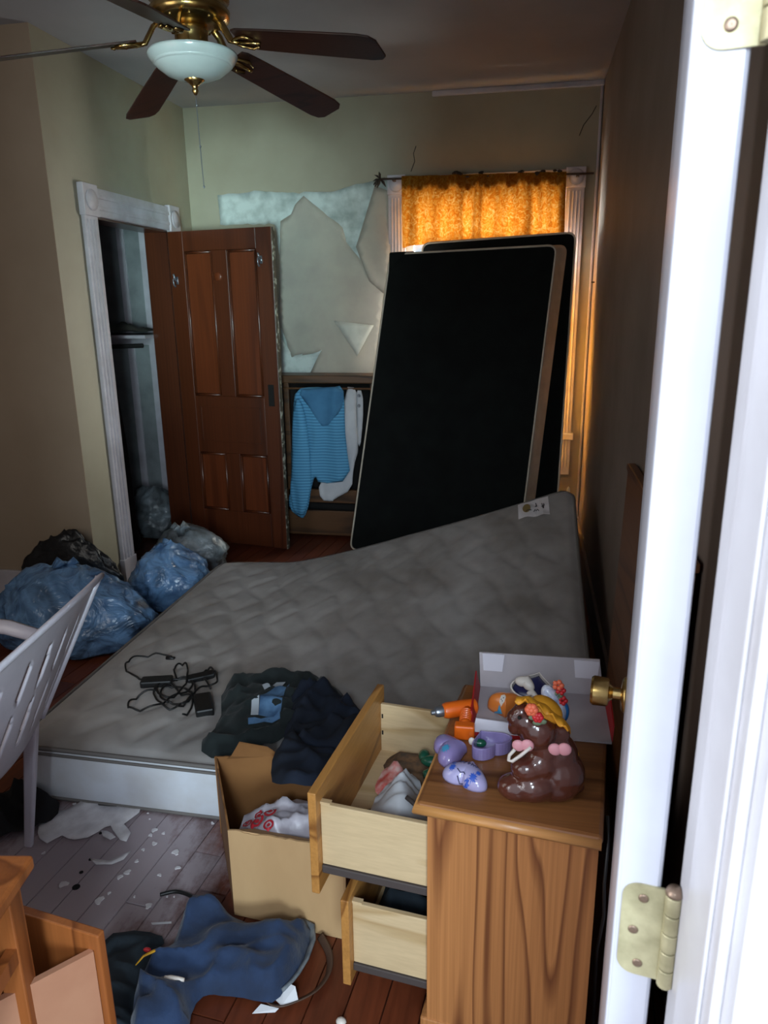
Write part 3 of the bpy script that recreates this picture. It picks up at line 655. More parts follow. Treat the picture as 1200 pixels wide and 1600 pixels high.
# ------------------------------------------------------------------ things on the mattress
mb = lambda x, y: (mtop(min(max(x, MX0), MX1), max(y, MY0)))
tee = heap('dark_tshirt', xy([(345, 1066), (398, 1050), (470, 1050), (520, 1070), (560, 1112), (500, 1140), (455, 1140), (440, 1152), (420, 1160), (338, 1180), (306, 1160), (345, 1122)], .23), m_tee, mb, .075, 10, .5, seed=3, cell=.012, edge=.03, smoothn=1,
     label='crumpled dark green T-shirt with blue graphic, lying on the mattress', cat='t-shirt')
tz = {}
def teeh(x, y):
    off = OFF[tee.name]; best = 1e9; z = .26
    for v in tee.data.vertices:
        d = (v.co.x+off.x-x)**2+(v.co.y+off.y-y)**2
        if d < best: best = d; z = v.co.z+off.z
    return z
def teeprint(nm, px, m): build(nm, patch(xy(px, .25), .02, lambda x, y, d: V((x, y, teeh(x, y)+.006))), m, tee, smooth=True)
teeprint('shirt_print', [(408, 1098), (438, 1078), (452, 1062), (450, 1084), (442, 1104), (438, 1118), (404, 1124)], m_print)
teeprint('shirt_print', [(410, 1080), (432, 1064), (446, 1060), (436, 1072), (414, 1088)], m_printw)
teeprint('shirt_print', [(394, 1106), (406, 1102), (404, 1124), (392, 1122)], m_printw)
teeprint('shirt_print', [(388, 1127), (438, 1124), (438, 1130), (388, 1133)], m_print)
def tb(x, y):
    return mb(x, y) if y > MY0+.01 else .215+.05*sstep(1.82, 1.70, y)
heap('navy_trousers', xy([(450, 1090), (500, 1074), (568, 1108), (572, 1140), (540, 1180), (520, 1240), (505, 1262), (428, 1258), (424, 1226), (436, 1195), (440, 1165), (452, 1120)], .25), m_navy, lambda x, y: tb(x, y)+.03, .09, 9, 1.2, seed=11, cell=.012, edge=.03, smoothn=1,
     label='dark navy trousers trailing from the mattress into the cardboard box', cat='trousers')
def cord():
    t = thing('power_adapter', aZ(318, 1100, .21), 'black laptop power adapter with its tangled cords on the mattress', 'power adapter')
    c = aZ(318, 1101, .215); ax = (aZ(322, 1124, .21)-aZ(314, 1080, .21)).normalized(); ay = V((-ax.y, ax.x, 0))
    c.z = mtop(c.x, c.y)
    build('brick', G().obox(c, ax, ay, ZZ, (-.062, -.03, .0), (.062, .03, .03)), m_rubber, t, bevel=.006)
    q = aZ(245, 1066, .22); q.z = mtop(q.x, q.y)
    build('plug', G().obox(q, V((.96, .28, 0)), V((-.28, .96, 0)), ZZ, (-.055, -.025, 0), (.055, .025, .026)), m_rubber, t, bevel=.006)
    q = aZ(313, 1054, .22); q.z = mtop(q.x, q.y); build('connector', G().obox(q, V((.8, .6, 0)), V((-.6, .8, 0)), ZZ, (-.05, -.02, 0), (.05, .02, .02)), m_rubber, t, bevel=.005)
    def path(px, lift=.006):
        pts = []
        for i in range(len(px)-1):
            for k in range(8):
                s = k/8; p0 = px[max(i-1, 0)]; p1 = px[i]; p2 = px[i+1]; p3 = px[min(i+2, len(px)-1)]
                f = lambda a, b, c_, d: .5*(2*b+(c_-a)*s+(2*a-5*b+4*c_-d)*s*s+(3*b-a-3*c_+d)*s**3)
                w_ = aZ(f(p0[0], p1[0], p2[0], p3[0]), f(p0[1], p1[1], p2[1], p3[1]), .215); w_.z = mtop(w_.x, w_.y)+lift+.012*abs(math.sin(len(pts)*.35)); pts.append(w_)
        return pts
    for px in ([(268, 1024), (235, 1024), (205, 1030), (196, 1042), (205, 1055), (232, 1064), (250, 1070)],
               [(245, 1080), (215, 1088), (200, 1100), (208, 1107), (240, 1106), (270, 1088), (300, 1072), (290, 1060), (262, 1066), (240, 1084), (262, 1108), (290, 1096), (315, 1076), (338, 1068), (337, 1052), (330, 1043), (322, 1048), (318, 1060), (330, 1078)],
               [(276, 1060), (272, 1045), (282, 1037), (292, 1042), (293, 1058), (286, 1074), (262, 1090), (245, 1080), (258, 1066), (296, 1062), (305, 1080), (290, 1098), (275, 1105)],
               [(255, 1062), (280, 1080), (300, 1092), (296, 1112), (284, 1118)], [(262, 1098), (250, 1088), (262, 1074), (290, 1076), (300, 1088), (285, 1100), (262, 1098)]):
        build('cord', G().tube(path(px), .0035, 6), m_rubber, t, smooth=True)
    q = aZ(267, 1025, .22); q.z = mtop(q.x, q.y)+.008; build('plug_tip', G().tube([q-V((.02, 0, 0)), q+V((.015, 0, 0))], .007, 8), m_rubber, t, smooth=True)
cord()
# ------------------------------------------------------------------ plastic bags
def sack(name, c, r, m, label, seed, knot=None, crink=.16, cat='bag', group=None):
    bm = bmesh.new(); bmesh.ops.create_icosphere(bm, subdivisions=5, radius=1)
    for v in bm.verts:
        p = v.co.copy(); q = p+V((noise.noise(p*2+V((seed, 0, 0))), noise.noise(p*2+V((0, seed, 0))), noise.noise(p*2+V((0, 0, seed)))))*.35; d = 1+crink*fbm(p.x*1.1+seed, p.y*1.1, p.z*1.1, 2)+.10*ridge(q.x*1.7+seed, q.y*1.7, q.z*2.6)+.05*max(0, ridge(q.x*4+seed, q.y*4, q.z*6))**2
        p = p*d; z = p.z
        if z < -.55: z = -.55+(z+.55)*.12
        v.co = V((p.x*r[0]*(1.0 if z < .2 else 1-.25*(z-.2)), p.y*r[1], z*r[2]))
    zmin = min(v.co.z for v in bm.verts); g = G()
    g.v = [v.co+V(c)+V((0, 0, -zmin+.002)) for v in bm.verts]; g.f = [tuple(x.index for x in f.verts) for f in bm.faces]; bm.free()
    t = thing(name, (c[0], c[1], 0), label, cat, group); build('bag_body', g, m, t, smooth=True)
    if knot:
        k = V(knot); gk = G()
        for j in range(4):
            a = random.uniform(0, 6.28); d = V((math.cos(a)*.7, math.sin(a)*.7, .6))
            gk.tube([k-V((0, 0, .03)), k+d*.025, k+d*.07+V((0, 0, -.01))], [.02, .016, .024], 7, flat=.3)
        build('tied_top', gk, m, t, smooth=True)
    return t
sack('plastic_bag', (-2.08, 2.87, 0), (.38, .21, .225), m_bag, 'big full blue plastic bag on the floor behind the white chair', 2.3, (-2.08, 2.9, .36))
sack('plastic_bag', (-1.845, 3.42, 0), (.20, .20, .18), m_bag, 'smaller full blue plastic bag between the mattress and the closet casing', 7.7, (-1.86, 3.42, .29))
sack('plastic_bag', (-2.27, 3.20, 0), (.26, .05, .25), m_bagk, 'black plastic bag slumped against the wall behind the big blue bag', 4.1)
sack('plastic_bag', (-1.96, 3.92, 0), (.22, .14, .16), m_bag2, 'greyish see-through plastic bag in front of the closet opening', 9.2, (-1.95, 3.8, .27))
sack('plastic_bag', (-2.50, 4.52, 0), (.18, .15, .20), m_bag2, 'pale crumpled plastic bag on the closet floor', 12.2)
# ------------------------------------------------------------------ white plastic garden chair
ch = thing('garden_chair', (-1.53, 1.4, 0), 'white plastic garden chair with slotted back at the left, by the blue bags', 'chair')
Bf, Tf, Bn, Tn = V((-1.335, 1.655, .395)), V((-1.165, 1.755, .795)), V((-1.27, 1.14, .395)), V((-1.06, 1.17, .80))
def bfn(u, v):
    p = Bf.lerp(Bn, u).lerp(Tf.lerp(Tn, u), v); bow = math.sin(math.pi*u)
    return p+V((.045*bow, 0, .035*bow*v))
def bkeep(u, v):
    for uc in (.16, .34, .5, .66, .84):
        for vc, hv in ((.32, .16), (.68, .13)):
            if ((u-uc-(v-.5)*.05)/.02)**2+((v-vc)/hv)**2 < 1: return False
    return True
build('backrest', G().grid(bfn, 60, 40, bkeep), m_chair, ch, smooth=True, mods=[SOL(.006, 0)])
build('top_rim', G().tube([bfn(k/20, 1.0)+V((.008, 0, 0)) for k in range(21)], .017, 8, flat=.5), m_chair, ch, smooth=True)
build('side_rim', G().tube([bfn(0, k/10)+V((.004, 0, 0)) for k in range(11)], .010, 8), m_chair, ch, smooth=True)
build('side_rim', G().tube([bfn(1, k/10)+V((.004, 0, 0)) for k in range(11)], .010, 8), m_chair, ch, smooth=True)
def sfn(u, v):
    a = Bf+V((.01, .0, .01)); b = Bn+V((.01, 0, .01)); p = a.lerp(b, u)+V((-.45*v, 0, .02*v)); return p+V((0, 0, -.012*math.sin(math.pi*u)-.018*sstep(.85, 1, v)))
build('seat', G().grid(sfn, 24, 24), m_chair, ch, smooth=True, mods=[SOL(.006)])
def leg(top, bot, w0, w1):
    g = G(); n = 10
    for i in range(n+1):
        s = i/n; c = V(top).lerp(V(bot), s); w_ = w0+(w1-w0)*s
        g.v += [c+V((-w_, -w_*.6, 0)), c+V((w_, -w_*.6, 0)), c+V((w_*.8, w_*.6, 0)), c+V((-w_*.8, w_*.6, 0))]
    g.f = [(i*4+j, i*4+(j+1) % 4, (i+1)*4+(j+1) % 4, (i+1)*4+j) for i in range(n) for j in range(4)]+[(0, 1, 2, 3), (n*4, n*4+1, n*4+2, n*4+3)]
    build('leg', g, m_chair, ch, smooth=False, bevel=.006)
leg((-1.325, 1.63, .50), (-1.388, 1.592, .0), .024, .014); leg((-1.27, 1.16, .46), (-1.32, 1.13, 0), .024, .014)
leg((-1.74, 1.65, .40), (-1.80, 1.68, 0), .024, .016); leg((-1.70, 1.12, .40), (-1.76, 1.09, 0), .024, .016)
for s, a in ((1, Bf), (-1, Bn)):
    y = a.y+.03*s; build('armrest', G().tube([(a.x+.08, y, .62), (a.x-.1, y+.02*s, .645), (a.x-.3, y+.03*s, .645), (a.x-.43, y+.02*s, .62), (a.x-.47, y, .5), (a.x-.46, y, .40)], [.018, .022, .024, .022, .02, .018], 8, flat=.6), m_chair, ch, smooth=True)
heap('black_clothing', xy([(-60, 1225), (50, 1222), (88, 1238), (94, 1252), (72, 1268), (20, 1290), (-60, 1305)], .05), m_blackcloth, lambda x, y: 0, .15, 8, seed=5, edge=.05, smoothn=1, label='black clothing bundle on the floor beneath the white chair', cat='clothing')
# ------------------------------------------------------------------ cardboard box
FLc, FRc, BRc, BLc = V((-.695, 1.458, .001)), V((-.388, 1.432, .001)), V((-.52, 1.735, .001)), V((-.852, 1.745, .001))
t = thing('cardboard_box', (FLc+BRc)/2, 'open cardboard box with torn flaps between the mattress and the drawers', 'box')
def wallp(nm, a, b, za, zb, rag, m, seed, thk=.005):
    d = (b-a); n = 28; inn = V((-d.y, d.x, 0)).normalized()*thk; g = G(); top = []
    for i in range(n+1):
        s = i/n; z = za+(zb-za)*s+rag*noise.noise(V((s*7, seed, 0)))+rag*.4*noise.noise(V((s*25, seed, 3)))
        top.append((a+d*s, z))
    for p, z in top: g.v += [p, p+V((0, 0, z)), p+inn+V((0, 0, z)), p+inn]
    g.f = [(i*4+j, i*4+(j+1) % 4, (i+1)*4+(j+1) % 4, (i+1)*4+j) for i in range(n) for j in range(4)]+[(0, 1, 2, 3), (n*4+3, n*4+2, n*4+1, n*4)]
    return build(nm, g, m, t)
wallp('front_wall', FLc, FRc, .258, .272, .006, m_card, 1); wallp('right_wall', FRc, BRc, .27, .28, .004, m_card, 2)
wallp('back_wall', BRc, BLc, .31, .262, .012, m_cardin, 3); wallp('left_wall', BLc, FLc, .262, .258, .006, m_cardin, 4)
build('bottom', G().add([FLc+ZZ*.004, FRc+ZZ*.004, BRc+ZZ*.004, BLc+ZZ*.004], [(0, 1, 2, 3)]), m_cardin, t)
g = G(); a0, a1 = FLc.lerp(FRc, .03)+ZZ*.258, FLc.lerp(FRc, .93)+ZZ*.266
g.add([a0+V((0, .004, .002)), a1+V((0, .004, .002)), a1+V((-.02, .03, -.012)), a0+V((.05, .035, -.014))], [(0, 1, 2, 3)]); build('torn_flap', g, m_card, t, mods=[SOL(.004)])
a, b = BLc.lerp(BRc, .08)+ZZ*.25, BLc.lerp(BRc, .62)+ZZ*.285
g = G().add([a, b, b.lerp(a, .15)+V((-.01, -.012, .04)), b.lerp(a, .55)+V((-.02, -.02, .065)), a+V((.03, -.014, .028))], [(0, 1, 2, 3, 4)]); build('back_flap', g, m_cardin, t, mods=[SOL(.004)])
ib = lambda x, y: .15
bag = heap('shopping_bag', [(-.69, 1.475), (-.40, 1.45), (-.44, 1.56), (-.53, 1.68), (-.70, 1.60)], mat('grey_white_film', (196, 190, 198), .35, (170, 164, 174), 10, bump=.3, bscale=40), lambda x, y: .20, .075, 11, .3, seed=14, edge=.04, smoothn=1, cell=.012,
    label='thin white shopping bag printed with red ring marks, stuffed in the cardboard box', cat='bag')
m_ringr = mat('red_print', (178, 36, 48), .5)
def bagh(x, y):
    off = OFF[bag.name]
    n = sorted(((v.co.x+off.x-x)**2+(v.co.y+off.y-y)**2, v.co.z+off.z) for v in bag.data.vertices)[:24]
    return max(z for _, z in n)*.6+sum(z for _, z in n)/24*.4+.003
for px, py, R in ((402, 1290, .017), (423, 1280, .016), (386, 1282, .012), (404, 1273, .011), (420, 1299, .013)):
    c = aZ(px, py, .25)
    for r0, r1 in ((.62, 1.0), (0, .34)):
        g = G(); n = 20
        for k in range(n):
            an = 2*math.pi*k/n
            for r_ in (r0, r1): x, y = c.x+R*r_*math.cos(an), c.y+R*r_*math.sin(an)*1.2; g.v.append(V((x, y, bagh(x, y)+.004)))
        g.f = [(2*k, 2*k+1, (2*k+3) % (2*n), (2*k+2) % (2*n)) for k in range(n)]; build('red_ring', g, m_ringr, bag, smooth=True)
# ------------------------------------------------------------------ nightstand with two pulled drawers
P0 = V((-.160, 1.212, 0)); nd = V((.9936, -.113, 0)); nw = V((.113, .9936, 0)); NW, ND = .455, .320
ns = thing('nightstand', P0+nd*ND/2+nw*NW/2, 'oak grain nightstand in the foreground with both drawers pulled out', 'nightstand')
def nb(name, a, b, m, parent=ns, bevel=0, g=None): return build(name, (g or G()).obox(P0, nd, nw, ZZ, a, b), m, parent, bevel=bevel)
nb('side_panel', (0, 0, .05), (ND, .016, .578), m_oak); nb('side_panel', (0, NW-.016, .05), (ND, NW, .578), m_oak)
nb('back_panel', (ND-.012, .016, .05), (ND, NW-.016, .578), m_oak)
nb('plinth', (-.014, -.004, 0), (ND, NW+.004, .062), m_oak, bevel=.004)
nb('front_rail', (0, .016, .555), (.02, NW-.016, .578), m_oak); nb('front_rail', (0, .016, .312), (.02, NW-.016, .330), m_oak)
tp = nb('top', (-.020, -.014, .578), (ND+.006, NW+.014, .600), m_oaktop, bevel=.008)
build('edge_moulding', G().tube([P0+nd*a+nw*b+ZZ*.586 for a, b in ((ND+.004, -.014), (-.020, -.014), (-.020, NW+.014))], .011, 8, flat=.6), m_oakedge, tp, smooth=True)
def drawer(out, z0, z1, sz0, sz1):
    f = -out
    fr = nb('drawer_front', (f-.018, -.006, z0), (f, NW+.006, z1), m_oakfront, bevel=.002)
    s1 = nb('drawer_side', (f, .016, sz0), (f+.31, .028, sz1), m_maple, fr, .002); nb('drawer_side', (f, NW-.028, sz0), (f+.31, NW-.016, sz1), m_maple, fr, .002)
    nb('drawer_back', (f+.298, .028, sz0), (f+.31, NW-.028, sz1), m_maple, fr); nb('drawer_bottom', (f, .028, sz0+.008), (f+.298, NW-.028, sz0+.014), m_maple, fr)
    nb('corner_stop', (f, .016, sz1), (f+.022, .028, sz1+.005), m_maple, fr); nb('drawer_runner', (f, .012, sz0-.02), (f+.31, .030, sz0-.001), m_runner, fr, .002)
    for z in (sz0+.06, sz1-.04): build('staple', G().obox(P0, nd, nw, ZZ, (f+.003, NW-.0285, z), (f+.007, NW-.028, z+.012)), m_dark, fr)
    return fr
drawer(.232, .322, .568, .382, .530); drawer(.168, .098, .320, .142, .298)
def npt(a, b, z): return P0+nd*a+nw*b+ZZ*z
def nheap(name, poly, m, z, thick, **kw):
    return heap(name, [tuple(npt(a, b, 0)[:2]) for a, b in poly], m, lambda x, y: z, thick, **kw)
nheap('black_cloth_bundle', [(-.22, .04), (-.01, .04), (-.01, .16), (-.22, .2)], m_blackcloth, .397, .05, seed=21, cell=.012, smoothn=1, label='black cloth bundle in the top drawer at the near side', cat='clothing')
nheap('white_rag', [(-.13, .06), (-.06, .05), (-.02, .13), (-.05, .2), (-.1, .3), (-.15, .28), (-.18, .17)], m_whitecloth, .405, .12, fold=9, seed=23, cell=.008, smoothn=1, edge=.06, label='greyish white rag peaked up in the top drawer', cat='cloth')
nheap('red_packet', [(-.2, .24), (-.14, .22), (-.12, .33), (-.19, .36)], mat('red_white_wrap', (216, 60, 52), .5, (226, 196, 190), 30), .40, .06, seed=24, cell=.01, label='red and white packet behind the rag in the top drawer', cat='packet')
nheap('brown_cloth', [(-.20, .30), (-.01, .28), (-.01, .42), (-.2, .42)], mat('brown_patterned_cloth', (126, 92, 64), .9, (70, 60, 50), 40), .398, .045, seed=25, cell=.012, label='brown patterned cloth at the far side of the top drawer', cat='cloth')
def nthing(name, g, m, label, cat): return build(name, g, m, smooth=True, label=label, cat=cat)
nthing('green_toy', G().ell(npt(-.07, .33, .455), (.03, .016, .014)).ell(npt(-.045, .35, .462), (.016, .014, .016)).ell(npt(-.095, .345, .458), (.014, .02, .012)), m_green, 'small dark green toy at the back of the top drawer', 'toy')
nthing('glass_bottle', G().lathe([(.012, 0), (.014, .004), (.014, .05), (.008, .062), (.008, .078), (.01, .08), (0, .08)], 16, axM(npt(-.075, .27, .452), V((.8, .55, .15)))), m_green, 'green glass bottle lying beside the rag in the top drawer', 'bottle')
nthing('yellow_lid', G().lathe([(.026, 0), (.028, .003), (.026, .012), (.02, .014), (0, .014)], 20, axM(npt(-.02, .06, .448), V((.2, -.3, 1)))), m_yellow, 'dull yellow round lid at the near corner of the top drawer', 'lid')
nthing('grey_pen', G().tube([npt(-.075, .115, .508), npt(-.02, .09, .492)], .005, 8), m_runner, 'dark grey pen lying over the rag in the top drawer', 'pen')
nheap('dark_clothes', [(-.155, .04), (-.01, .04), (-.01, .41), (-.155, .41)], m_teal, .158, .10, seed=27, cell=.014, smoothn=1, label='dark folded clothes filling the lower drawer', cat='clothing')
# ------------------------------------------------------------------ on the nightstand top
ZT = .6005
def heart(n=40): return [(16*math.sin(t)**3/17*(1 if abs(math.sin(t)) > .999 else 1)+.12*math.sin(t), (12.2*math.cos(t)-3.2*math.cos(2*t)-1.3*math.cos(3*t)-.4*math.cos(4*t)+2.5)/17) for t in (2*math.pi*k/n for k in range(n))]
HT = heart()
def heartM(c, size, ang, tilt=None): return Matrix.Translation(V(c)) @ (tilt or Matrix()) @ Matrix.Rotation(ang, 4, 'Z') @ Matrix.Diagonal((size, size, size, 1))
def dome(c, size, ang, h, tilt=None):
    Mx = heartM(c, size, ang, tilt); g = G(); rows = 9; n = len(HT); hh = h/size
    for r in range(rows):
        a = r/(rows-1)*math.pi/2; k = math.cos(a)**.8 if r < rows-1 else .02; z = hh*(.15+.85*math.sin(a))
        g.v += [Mx @ V((x*k, y*k, z)) for x, y in HT]
    g.v += [Mx @ V((x, y, 0)) for x, y in HT]
    g.f = [(r*n+i, r*n+(i+1) % n, (r+1)*n+(i+1) % n, (r+1)*n+i) for r in range(rows-1) for i in range(n)]+[tuple((rows-1)*n+i for i in range(n))]
    g.f += [(rows*n+i, rows*n+(i+1) % n, (i+1) % n, i) for i in range(n)]+[tuple(rows*n+n-1-i for i in range(n))]
    return g
def tray(c, size, ang, h, tilt=None, wall=.88):
    Mx = heartM(c, size, ang, tilt); g = G(); n = len(HT); hh = h/size
    for k, z in ((.92, 0), (1, .08*hh), (1, hh), (wall, hh), (wall*.97, .2*hh)): g.v += [Mx @ V((x*k, y*k, z)) for x, y in HT]
    g.f = [(r*n+i, r*n+(i+1) % n, (r+1)*n+(i+1) % n, (r+1)*n+i) for r in range(4) for i in range(n)]+[tuple(n-1-i for i in range(n)), tuple(4*n+i for i in range(n))]
    return g
def onheart(c, size, ang, h, x, y, lift=.0012):
    # point on the dome surface above heart coordinates (x, y)
    k = 0.0
    for i in range(60):
        kk = 1-i/60
        if not inpoly(x/max(kk, .02), y/max(kk, .02), HT): k = kk; break
    a = math.acos(min(1, k**(1/.8))) if k > 0 else math.pi/2
    p = heartM(c, size, ang) @ V((x, y, 0)); p.z = c[2]+h*(.15+.85*math.sin(a))+lift; return p
# lilac lid with a turquoise flower
c1 = aZ(706, 1178, ZT); c1.z = ZT
t = thing('ceramic_heart', c1, 'plain lilac ceramic heart with one turquoise flower, at the nightstand edge', 'ornament')
build('lid', dome(c1, .047, 1.9, .034), m_lav, t, smooth=True)
m_turq = mat('turquoise_paint', (70, 150, 190), .35)
def blot(nm, c, size, ang, h, x, y, R, m, par):
    P = [(x+R*(.7+.3*math.cos(k*1.309*2))*math.cos(k*.2618), y+R*(.7+.3*math.cos(k*1.309*2))*math.sin(k*.2618)) for k in range(24)]
    return build(nm, patch(P, .09, lambda a, b, d: onheart(c, size, ang, h, a, b, .0012)), m, par, smooth=True)
blot('painted_flower', c1, .047, 1.9, .034, -.45, .40, .26, m_turq, t)
c2 = aZ(731, 1216, ZT); c2.z = ZT
t = thing('ceramic_heart', c2, 'pale ceramic heart with blue flowers and script, nearest the nightstand corner', 'ornament')
build('lid', dome(c2, .046, 2.75, .032), mat('pale_lilac_ceramic', (178, 172, 210), .22, (164, 156, 198), 12, coat=.5), t, smooth=True)
m_bluep = mat('blue_paint', (56, 92, 190), .35); m_scr = mat('navy_paint', (48, 48, 84), .4)
for x, y, R in ((.55, .40, .2), (.62, .12, .16), (-.5, .52, .22), (-.28, .72, .16), (-.62, .25, .15)): blot('painted_flower', c2, .046, 2.75, .032, x, y, R, m_bluep, t)
g = G()
for pts in ([(.45, -.28), (.38, -.02), (.3, -.2), (.2, .02), (.14, -.2)], [(.05, -.1), (.0, .0), (-.06, -.1), (0, -.18), (.05, -.1)], [(-.12, -.2), (-.14, 0), (-.2, -.18), (-.24, .0), (-.3, -.18), (-.36, -.02), (-.4, -.14)], [(.3, .42), (.12, .5), (0, .42), (-.1, .5)], [(.2, .62), (.05, .7), (-.08, .64)]):
    g.tube([onheart(c2, .046, 2.75, .032, x, y, .0008) for x, y in pts], .0011, 5)
build('script', g, m_scr, t, smooth=True)
c3 = aZ(763, 1172, ZT); c3.z = ZT
t = thing('heart_box', c3, 'open lavender heart shaped box base with a green piece inside', 'box')
build('base', tray(c3, .045, -2.5, .030, wall=.9), m_lav, t, smooth=False, bevel=.001)
build('green_piece', G().ell(c3+V((-.018, .004, .013)), (.014, .010, .009)), m_green, t, smooth=True)
build('white_chip', G().ell(aZ(737, 1158, ZT+.024), (.007, .005, .009)), m_cream, t, smooth=True)
# toy drill
dz = ZT+.019; A = aZ(745, 1103, dz); Bq = aZ(692, 1111, dz); Hh = aZ(724, 1146, dz)
t = thing('toy_drill', V((A.x, A.y, ZT)), 'bright orange plastic toy drill lying at the nightstand edge', 'toy')
ax = (Bq-A).normalized(); L = (Bq-A).length
build('body', G().lathe([(.012, 0), (.0175, .004), (.0185, .02), (.0190, L*.5), (.0185, L*.88), (.0165, L*.97), (.0125, L)], 20, axM(A, ax)), m_orange, t, smooth=True, mods=[('EDGE_SPLIT', {})])
hv = Hh-(A+ax*.026); hv.z = 0
st = A+ax*.024
build('handle', G().tube([st, st+hv*.3, st+hv*.62, st+hv*.78], [.0135, .012, .0125, .015], 12), m_orange, t, smooth=True)
build('battery_foot', G().obox(st+hv*.78-ZZ*.018, hv.normalized(), V((-hv.y, hv.x, 0)).normalized(), ZZ, (0, -.022, 0), (.024, .022, .034)), m_orange, t, bevel=.004)
build('chuck', G().lathe([(.0125, 0), (.0125, .013), (.0105, .018), (.0065, .020), (.0055, .028), (.003, .029)], 16, axM(Bq, ax)), m_steel, t, smooth=True, mods=[('EDGE_SPLIT', {})])
for k in range(6): build('grip_rib', G().lathe([(.0142, -.0012), (.0148, 0), (.0142, .0012)], 14, axM(st+hv*(.24+.07*k), hv)), m_orange, t, smooth=True)
# open flat carton with red outside
gx0, gx1, gy0, gy1 = -.088, .206, 1.462, 1.662
t = thing('gift_carton', (.06, 1.56, ZT), 'open shallow carton, grey inside and red outside, at the back of the nightstand', 'box')
build('bottom', G().box((gx0, gy0, ZT+.001), (gx1, gy1, ZT+.005)), m_gift, t)
hb = .086
build('back_flap', G().hexa([(gx0, gy1, ZT+.002), (gx1, gy1, ZT+.002), (gx1, gy1+.003, ZT+.002), (gx0, gy1+.003, ZT+.002), (gx0-.006, gy1+.02, ZT+hb), (gx1-.012, gy1+.02, ZT+hb+.004), (gx1-.012, gy1+.024, ZT+hb+.004), (gx0-.006, gy1+.024, ZT+hb)]), m_gift, t)
for x0, x1 in ((gx0+.006, gx0+.052), (gx1-.068, gx1-.016)): build('corner_tab', G().hexa([(x0, gy1+.006, ZT+.045), (x1, gy1+.006, ZT+.045), (x1, gy1+.009, ZT+.045), (x0, gy1+.009, ZT+.045), (x0-.004, gy1+.016, ZT+hb), (x1+.004, gy1+.016, ZT+hb), (x1+.004, gy1+.019, ZT+hb), (x0-.004, gy1+.019, ZT+hb)]), m_giftw, t)
build('left_flap', G().hexa([(gx0-.003, gy0+.02, ZT+.001), (gx0, gy0+.02, ZT+.001), (gx0, gy1, ZT+.001), (gx0-.003, gy1, ZT+.001), (gx0-.012, gy0+.03, ZT+.034), (gx0-.009, gy0+.03, ZT+.034), (gx0-.009, gy1-.02, ZT+.056), (gx0-.012, gy1-.02, ZT+.056)]), m_giftr, t)
build('right_flap', G().hexa([(gx1, gy0+.01, ZT+.001), (gx1+.003, gy0+.01, ZT+.001), (gx1+.003, gy1-.02, ZT+.001), (gx1, gy1-.02, ZT+.001), (gx1+.004, gy0+.03, ZT+.030), (gx1+.007, gy0+.03, ZT+.030), (gx1+.007, gy1-.03, ZT+.06), (gx1+.004, gy1-.03, ZT+.06)]), m_giftr, t)
build('front_tab', G().hexa([(gx0-.004, gy0-.01, ZT+.001), (gx0+.095, gy0-.012, ZT+.001), (gx0+.095, gy0-.009, ZT+.001), (gx0-.004, gy0-.007, ZT+.001), (gx0+.002, gy0+.004, ZT+.032), (gx0+.092, gy0+.002, ZT+.028), (gx0+.092, gy0+.005, ZT+.028), (gx0+.002, gy0+.007, ZT+.032)]), m_giftw, t)
build('red_edge', G().box((gx0-.006, gy0-.016, ZT+.001), (gx0+.100, gy0-.012, ZT+.008)).box((gx0-.008, gy0-.012, ZT+.001), (gx0-.004, gy0+.02, ZT+.03)), m_giftr, t)
# orange trinket with a painted white face
c4 = aZ(790, 1108, ZT+.012); c4 = V((c4.x, c4.y, ZT+.006))
t = thing('trinket_box', c4, 'orange heart shaped trinket box with a small white painted face', 'box')
build('lid', dome(c4, .040, .0, .045), m_pumpkin, t, smooth=True)
def paint(nm, pts, m): build(nm, patch(pts, .08, lambda a, b, d: onheart(c4, .040, .0, .045, a-.42, b-.05, .0015)), m, t, smooth=True)
paint('painted_face', [(.05, -.28), (.16, -.42), (.36, -.42), (.42, -.24), (.34, -.06), (.14, -.08)], m_cream)
paint('painted_body', [(-.2, -.42), (.05, -.32), (.16, -.44), (.3, -.62), (.05, -.62), (-.2, -.6)], m_turq)
for x, y in ((.16, -.26), (.29, -.26), (.23, -.34)): build('painted_dot', G().ell(onheart(c4, .040, .0, .045, x-.42, y-.05, .0022), .0013, n=8, m=6), m_scr, t, smooth=True)
# heart bowl holding a small white heart
tl = Matrix.Rotation(math.radians(34), 4, 'X')
c5 = aY(836, 1079, 1.60); 
t = thing('heart_bowl', c5, 'white heart shaped bowl, navy inside, tilted with a small white heart in it', 'bowl')
build('bowl', tray(c5, .052, 2.9, .026, tl, .93), m_cream, t, bevel=.001)
build('navy_lining', dome(c5+V((0, -.004, .008)), .047, 2.9, .012, tl), m_navyglaze, t, smooth=True)
c6 = aY(822, 1066, 1.575); build('white_heart', dome(c6, .023, 2.7, .016, tl), m_cream, t, smooth=True)
build('white_heart', dome(aY(832, 1083, 1.555), .012, 2.9, .008, tl), m_cream, t, smooth=True)
